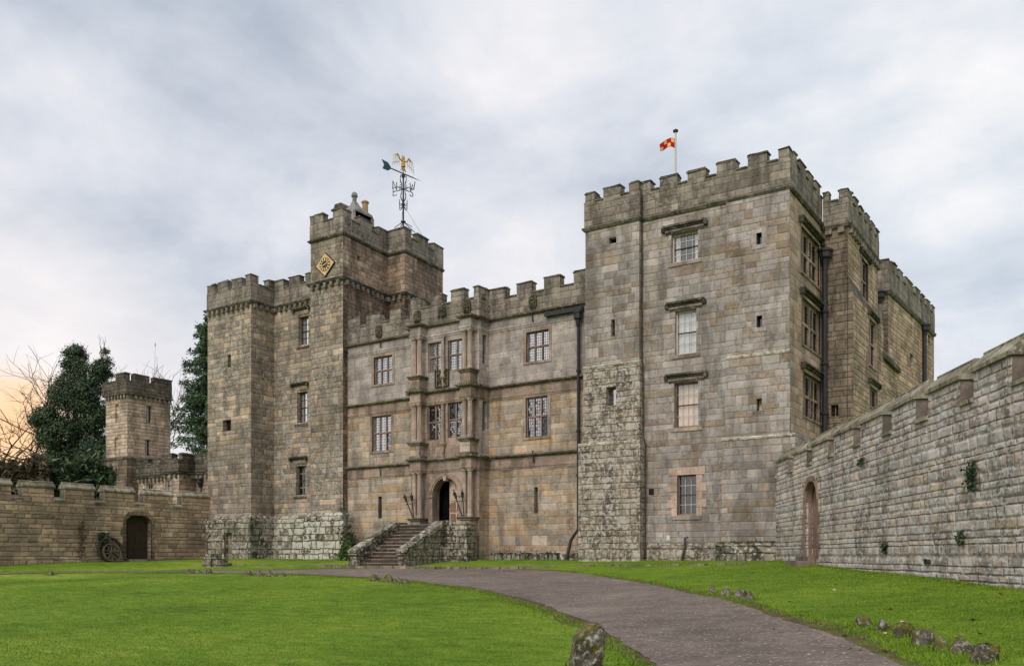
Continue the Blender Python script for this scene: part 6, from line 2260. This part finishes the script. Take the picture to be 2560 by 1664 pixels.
def raw_mesh(name, V, k, matname, parent=None):
    n = len(V) // k
    me = bpy.data.meshes.new(name)
    me.vertices.add(len(V))
    me.vertices.foreach_set('co', np.ascontiguousarray(V, dtype=np.float32).ravel())
    me.loops.add(len(V))
    me.loops.foreach_set('vertex_index', np.arange(len(V), dtype=np.int32))
    me.polygons.add(n)
    me.polygons.foreach_set('loop_start', np.arange(0, len(V), k, dtype=np.int32))
    me.polygons.foreach_set('loop_total', np.full(n, k, dtype=np.int32))
    me.materials.append(MAT[matname])
    me.update(calc_edges=True)
    me.validate()
    o = bpy.data.objects.new(name, me)
    COL.objects.link(o)
    if parent is not None:
        o.parent = parent
        o.location = -world_loc(parent)
    return o


def at_depth(u, v, t):
    a, zz = (u - U0) / FPX, (HZ - v) / FPX
    return Vector((t * (CA * a - SA), t * (SA * a + CA), t * zz))


def branch(mb, p, d, L, r, lev, mat, tips, bend=0.25, kids=3, spread=0.6, shrink=0.66, up=0.12):
    pts = [p]
    q, dd = p.copy(), d.normalized()
    n = 4 if lev > 1 else 3
    for i in range(n):
        dd = (dd + Vector((random.gauss(0, bend), random.gauss(0, bend), random.gauss(0, bend) + up)) * 0.35).normalized()
        q = q + dd * (L / n)
        pts.append(q.copy())
    mb.tube(pts, r, mat, 6 if lev > 2 else 4, r * 0.6, cap=False)
    if lev == 0:
        tips.append((q, dd))
        return
    for k in range(kids):
        f = random.uniform(0.35, 1.0) if k else 1.0
        i = min(n - 1, int(f * n))
        s = pts[i] + (pts[i + 1] - pts[i]) * (f * n - i) if f < 1 else pts[-1]
        nd = (dd + Vector((random.gauss(0, spread), random.gauss(0, spread), random.gauss(0, spread * 0.8)))).normalized()
        branch(mb, s, nd, L * shrink * random.uniform(0.8, 1.15), r * 0.58, lev - 1, mat, tips, bend, kids, spread, shrink, up)


def bare_tree(name, label, u, t, vtop, spread, lev=5, kids=3, mat='bark', lean=0.0, group=None, vbase=1400, r=0.22):
    b = at_depth(u, vbase, t)
    h = t * (vbase - vtop) / FPX
    tr = thing(name, label, 'tree', tuple(b), group)
    mb = MB()
    tips = []
    top = b + Vector((lean * CA, lean * SA, h * 0.36))
    mb.tube([b, b + (top - b) * 0.5 + Vector((0.1, 0, 0)), top], r * 1.5, mat, 8, r)
    mb.build('trunk', tr)
    mb = MB()
    for k in range(4):
        a = k * 1.6 + random.random()
        d = Vector((math.cos(a) * spread, math.sin(a) * spread, 1.0))
        branch(mb, b + (top - b) * random.uniform(0.7, 1.0), d, h * 0.26, r * 0.62, lev - 1, mat, tips, 0.35, kids, 0.62, 0.74, 0.05)
    mb.build('crown', tr)
    return tr


random.seed(21)
bare_tree('bare_tree', 'bare branching tree against the orange evening sky at the left edge', 66, 85, 950, 0.85, 6, 3, 'redbark', -0.6, r=0.34)
random.seed(5)
bare_tree('bare_tree', 'thin bare tree rising behind the ivy covered tree', 165, 84, 865, 0.55, 5, 3, 'redbark', 0.0, r=0.2)
random.seed(8)
bare_tree('bare_tree', 'thin bare twigs of a tree showing just above the gate turret', 318, 82, 872, 0.5, 5, 3, 'redbark', 0.3, r=0.2)


def clump_tree(name, label, trunk_u, t, clumps, nleaf, size, mat, vbase=1400):
    b = at_depth(trunk_u, vbase, t)
    tr = thing(name, label, 'tree', tuple(b))
    mb = MB()
    cen = []
    for (u, v, ru, rv, wgt) in clumps:
        c = at_depth(u, v, t + random.uniform(-1.2, 1.2))
        cen.append((c, ru * t / FPX, rv * t / FPX, wgt))
    zt = max(c[0].z for c in cen)
    mb.tube([b, b + Vector((0.2, 0, (zt - b.z) * 0.4)), b + Vector((0.0, 0.1, (zt - b.z) * 0.85))], 0.42, 'bark', 10, 0.16)
    mb.build('trunk', tr)
    lb = MB()
    for c, ru, rv, w in cen:
        s = b + Vector((0, 0, max(2.0, (c.z - b.z) * 0.55)))
        lb.tube([s, (s + c) / 2 + Vector((0, 0, -0.3)), c], 0.12, 'bark', 6, 0.04)
        for q in range(3 if c.z > zt - 4.0 else 0):
            e_ = c + Vector((random.gauss(0, ru * .8), random.gauss(0, ru * .8), random.uniform(0.2, 1.25) * rv))
            tips = []
            branch(lb, c, e_ - c, (e_ - c).length * 0.7, 0.04, 2, 'redbark', tips, 0.3, 2, 0.5, 0.6, 0.15)
    lb.build('limbs', tr)
    P, S, Nn = [], [], []
    tot = sum(c[3] for c in cen)
    for c, ru, rv, w in cen:
        m = int(nleaf * w / tot)
        # sub clumps give an uneven outline with gaps
        k = max(7, int(22 * w))
        sd = rng.normal(size=(k, 3))
        sd /= np.linalg.norm(sd, axis=1, keepdims=True)
        sr = rng.uniform(0.35, 1.0, size=(k, 1)) ** 0.6
        sc_ = sd * sr * np.array([ru, ru * 0.9, rv]) + np.array(c)
        idx = rng.integers(0, k, size=m)
        srad = rng.uniform(0.3, 0.6, size=k) * (ru + rv) / 2
        off = rng.normal(size=(m, 3))
        off *= 0.5 * srad[idx][:, None] * np.array([1.1, 1.1, 0.85])
        P.append(sc_[idx] + off)
        S.append(rng.uniform(0.6, 1.3, size=m) * size)
        Nn.append(off + np.array([0, 0, 0.5]) * srad[idx][:, None] + rng.normal(size=(m, 3)) * 0.35 * srad[idx][:, None])
    quads_mesh('crown', np.concatenate(P), np.concatenate(S), mat, tr, np.concatenate(Nn))
    return tr


random.seed(31)
clump_tree('ivy_tree', 'big dark ivy covered tree left of the gate turret', 185, 79,
           [(112, 1050, 32, 40, 1.0), (150, 1085, 45, 50, 1.3), (165, 985, 38, 50, 1.2), (185, 925, 36, 48, 1.1), (205, 990, 36, 45, 1.1), (225, 950, 22, 40, .6), (255, 900, 14, 45, .5),
            (262, 955, 14, 40, .4), (240, 1020, 34, 45, 1.0), (215, 1090, 45, 60, 1.3), (170, 1160, 60, 50, 1.4), (240, 1150, 40, 60, 1.2), (190, 888, 22, 22, .5), (120, 1130, 34, 40, .8), (105, 1190, 30, 30, .5)],
           90000, 0.112, 'ivy')


def conifer(name, label, u, t, vtop, half, vlow, mat='needles', seed=4):
    R = random.Random(seed)
    b = at_depth(u, 1400, t)
    tr = thing(name, label, 'tree', tuple(b))
    zt, zl = t * (HZ - vtop) / FPX, t * (HZ - vlow) / FPX
    wmax = half * t / FPX
    mb = MB()
    mb.tube([b, Vector((b.x, b.y, zt))], 0.35, 'bark', 8, 0.03)
    mb.build('trunk', tr)
    lb = MB()
    P, S, Nn = [], [], []
    for bi in range(230):
        z = zl + (zt - zl) * (R.random() ** 1.15)
        f = 1 - (z - zl) / (zt - zl)
        L0 = wmax * (0.12 + 0.88 * f ** 0.72)
        for k in range(1):
            a = R.uniform(0, 6.283)
            L = L0 * R.uniform(0.45, 1.3)
            d = Vector((math.cos(a), math.sin(a), 0))
            pts = []
            for i in range(7):
                g = i / 6
                pts.append(Vector((b.x, b.y, z)) + d * (L * g) + Vector((0, 0, 0.3 * L * g - 0.62 * L * g * g + 0.34 * L * g ** 3)))
            lb.tube(pts, 0.05, 'bark', 4, 0.012, cap=False)
            side = Vector((-d.y, d.x, 0))
            for i in range(3, 64):
                g = i / 63
                j = g * 6
                i0 = min(5, int(j))
                p = pts[i0] + (pts[i0 + 1] - pts[i0]) * (j - i0)
                for sgn in (-1, 1, 0):
                    w_ = (0.5 * L * (1 - g) * 0.34 + 0.06) * R.uniform(0.2, 1.0) * sgn
                    q = p + side * w_ + d * (abs(w_) * 0.5) + Vector((R.gauss(0, .06), R.gauss(0, .06), -0.3 * abs(w_) + R.gauss(-0.12, 0.16)))
                    P.append(tuple(q)); S.append(R.uniform(0.06, 0.15)); Nn.append((R.gauss(0, 1), R.gauss(0, 1), R.gauss(0, 1)))
    lb.build('limbs', tr)
    quads_mesh('crown', np.array(P), np.array(S), mat, tr, np.array(Nn), 3.2)
    return tr


conifer('conifer_tree', 'dark green conifer with drooping branches between turret and clock tower', 528, 78, 792, 118, 1200)


def leaf_patch(name, label, cat, P, size, matname, nrm=None, group=None):
    o = quads_mesh(name, np.array(P), rng.uniform(0.6, 1.3, size=len(P)) * size, matname, None, nrm, 1.5)
    return tag(o, label, cat, group)


def hedge(name, label, u0, u1, v0, v1, t, n, matname, size):
    P = []
    for _ in range(n):
        u = random.uniform(u0, u1)
        top = v0 + 9 * math.sin(u * 0.05) + 5 * math.sin(u * 0.13 + 1) - random.expovariate(0.12) * (random.random() < 0.35)
        v = top + (v1 - top) * random.random() ** 1.2
        P.append(tuple(at_depth(u, v, t + random.uniform(-1.5, 1.5))))
    o = quads_mesh(name, np.array(P), rng.uniform(0.5, 1.4, size=n) * size, matname, None, None, 4.0)
    return tag(o, label, 'hedge')


hedge('hedge', 'brown winter hedge showing above the far end of the left wall', -60, 120, 1160, 1260, 62, 9000, 'brush', 0.16)
hedge('hedge', 'dark evergreen hedge between the ivy tree and the left wall top', 90, 300, 1165, 1290, 64, 9000, 'ivy', 0.16)

# ivy and weeds rooted in the walls
IV = [((2421, 2447, 1150, 1225), 'long hanging strand of ivy high on the right wall', 230),
      ((2398, 2418, 1325, 1362), 'small ivy clump low on the right wall toward its near end', 110),
      ((2210, 2222, 1355, 1382), 'dark fern tuft low in the middle of the right wall', 110),
      ((2150, 2163, 1143, 1165), 'tiny weed tuft below an embrasure of the right wall', 70),
      ((2318, 2330, 1397, 1408), 'tiny weed near the foot of the right wall', 40)]
for (u0, u1, v0, v1), lab, n in IV:
    P = []
    for _ in range(n):
        u, v = random.gauss((u0 + u1) / 2, (u1 - u0) / 5), random.uniform(v0, v1)
        s, z = RW.at(u, v)
        P.append(RW.p(s, z, 0.02 + abs(random.gauss(0, 0.05))))
    leaf_patch('wall_plant', lab, 'plant', P, 0.05, 'ivy')
P = []
for _ in range(500):
    s, z = LW.at(random.gauss(256, 7), random.uniform(1330, 1392))
    P.append(LW.p(s, z, 0.04 + abs(random.gauss(0, 0.1))))
leaf_patch('wall_plant', 'dark creeper on the left wall behind the cart wheels', 'plant', P, 0.09, 'ivy')
P = []
for _ in range(260):
    s, z = LW.at(random.gauss(203 + 6 * math.sin(_ * .1), 3), random.uniform(1300, 1395))
    P.append(LW.p(s, z, 0.03 + abs(random.gauss(0, 0.05))))
leaf_patch('wall_plant', 'thin withered climber on the left wall well left of the wheels', 'plant', P, 0.06, 'brush')
P = []
for _ in range(420):
    q = Vector(PXM(random.gauss(877, 6), random.uniform(1330, 1392), 34.2 - abs(random.gauss(0, 0.2))))
    P.append(tuple(q))
leaf_patch('wall_plant', 'dark bushy plant in the corner beside the stair wall and downpipe', 'plant', P, 0.09, 'ivy')
P = []
for _ in range(300):
    q = Vector(PXM(random.gauss(861, 8), 1398 - random.expovariate(0.05), 32.9 - abs(random.gauss(0, 0.2))))
    P.append(tuple(q))
leaf_patch('wall_plant', 'pale green leafy weed at the foot of the plinth by the downpipe', 'plant', P, 0.13, 'weed')
P = []
for _ in range(160):
    x = random.uniform(-24.0, -20.2)
    P.append((x, 34.0 - abs(random.gauss(0, 0.15)), 0.05 + abs(random.gauss(0, 0.07))))
o = leaf_patch('moss_cushions', 'low dark moss along the rubble footing right of the stairs', 'moss', P, 0.07, 'ivy')
P = []
for _ in range(260):
    s = random.uniform(6.0, W_G.L)
    P.append(W_G.p(s, 0.5 + abs(random.gauss(0, 0.03)), 0.3 + random.uniform(0, 0.15)))
leaf_patch('moss_cushions', 'thin moss on the base ledge of the great tower', 'moss', P, 0.05, 'weed')

# fallen leaves
P = []
for _ in range(70):
    X, Y, Z = G(random.uniform(1850, 2560), random.uniform(1425, 1640))
    P.append((X, Y, Z + 0.02))
for u, v in ((176, 1589), (108, 1501), (124, 1545), (1960, 1530), (1880, 1485)):
    P.append(tuple(Vector(G(u, v)) + Vector((0, 0, 0.03))))
o = quads_mesh('fallen_leaves', np.array(P), rng.uniform(0.03, 0.075, size=len(P)), 'deadleaf', None, np.tile([0, 0.15, 1.0], (len(P), 1)) + rng.normal(size=(len(P), 3)) * 0.25, 1.3)
o['kind'] = 'stuff'

# grass blades on the near lawn and rough tufts along the walls and the drive
poly = np.concatenate([LG, RG[::-1]])


def in_poly(P):
    res = np.zeros(len(P), bool)
    x, y = P[:, 0], P[:, 1]
    j = len(poly) - 1
    for i in range(len(poly)):
        xi, yi = poly[i]
        xj, yj = poly[j]
        c = ((yi > y) != (yj > y)) & (x < (xj - xi) * (y - yi) / (yj - yi + 1e-12) + xi)
        res ^= c
        j = i
    return res


def blades(name, XY, h, w):
    n = len(XY)
    Z = gz(XY[:, 0], XY[:, 1])
    base = np.column_stack([XY, Z - 0.005])
    a = rng.uniform(0, 2 * np.pi, n)
    side = np.column_stack([np.cos(a), np.sin(a), np.zeros(n)]) * (w * rng.uniform(0.6, 1.3, n))[:, None]
    lean = rng.normal(size=(n, 3)) * 0.45
    lean[:, 2] = 1.0
    tip = base + lean / np.linalg.norm(lean, axis=1, keepdims=True) * (h * rng.uniform(0.5, 1.25, n))[:, None]
    V = np.stack([base - side, base + side, tip], 1).reshape(-1, 3)
    o = raw_mesh(name, V, 3, 'blade')
    o['kind'] = 'stuff'
    return o


n = 440000
dep = 8.5 + (36 - 8.5) * rng.random(n) ** 1.5
lat = rng.uniform(-0.85, 0.75, n) * dep
XY = np.column_stack([CA * lat - SA * dep, SA * lat + CA * dep])
keep = ~in_poly(XY)
drw = (XY[:, 0] - RW.P.x) * RW.n.x + (XY[:, 1] - RW.P.y) * RW.n.y
keep &= (drw > 0.0) & (XY[:, 0] > -44.3) & (XY[:, 1] < 33)
blades('grass', XY[keep], np.full(keep.sum(), 0.027), (0.0035 + 0.00030 * dep)[keep])
T_ = []
for E, O in ((LG, RG), (RG, LG)):
    for _ in range(9000):
        i = rng.integers(0, len(E) - 1)
        p = E[i] + (E[i + 1] - E[i]) * rng.random()
        d = (E[i] - O[i]) / (np.hypot(*(E[i] - O[i])) + 1e-6)
        T_.append(p + d * (0.02 + 0.12 + abs(rng.normal(0, 0.2))))
for _ in range(9000):
    s = rng.uniform(0, 24)
    T_.append(np.array(RW.p(s, 0, abs(rng.normal(0, 0.12)))[:2]))
for _ in range(5000):
    s = rng.uniform(8, 30)
    T_.append(np.array(LW.p(s, 0, abs(rng.normal(0, 0.12)))[:2]))
for _ in range(6000):
    x = rng.uniform(-44.4, -10.2)
    T_.append(np.array([x, 33.25 - abs(rng.normal(0, 0.15)) - (0.35 if x < -33.8 else 0.0)]))
for r, kind, lab in ST:
    X, Y, Z = G((r[0] + r[1]) / 2, r[3])
    for _ in range(260):
        T_.append(np.array([X, Y]) + rng.normal(0, 0.13, 2) + np.array([-SA, CA]) * 0.06)
for _ in range(500):
    T_.append(np.array(G(1464, 1700)[:2]) + rng.normal(0, 0.16, 2))
T_ = np.array(T_)
blades('grass_tufts', T_, np.full(len(T_), 0.075), np.full(len(T_), 0.008))

# loose stones scattered over the drive
n = 2800
f = rng.random(n) ** 2.2
i = (f * 150).astype(int)
w_ = rng.random((n, 1))
P = LG[i] + (RG[i] - LG[i]) * w_ + rng.normal(0, 0.25, (n, 2))
P = P[in_poly(P)]
n = len(P)
s = rng.uniform(0.005, 0.017, n) * rng.choice([1, 1, 1.6], n)
c = np.column_stack([P, gz(P[:, 0], P[:, 1]) + 0.018 + s * 0.2])
d = np.array([[1, 0, 0], [0, 1, 0], [-1, 0, 0], [0, -1, 0]], float)
V = []
ang = rng.uniform(0, 6.28, n)
R_ = np.stack([np.cos(ang), np.sin(ang)], 1)
def crn(k, zz):
    x, y = d[k % 4][:2]
    q = np.column_stack([x * R_[:, 0] - y * R_[:, 1], x * R_[:, 1] + y * R_[:, 0], np.full(n, zz)])
    return c + q * (s * rng.uniform(0.9, 1.1, n))[:, None]
top = c + np.column_stack([rng.normal(0, 0.3, n) * s, rng.normal(0, 0.3, n) * s, s * 0.55])
rim = [crn(k, 0.0) for k in range(4)]
tri = []
for k in range(4):
    tri.append(np.stack([rim[k], rim[(k + 1) % 4], top], 1))
V = np.concatenate(tri).reshape(-1, 3)
o = raw_mesh('loose_gravel', V, 3, 'pebble')
o['kind'] = 'stuff'
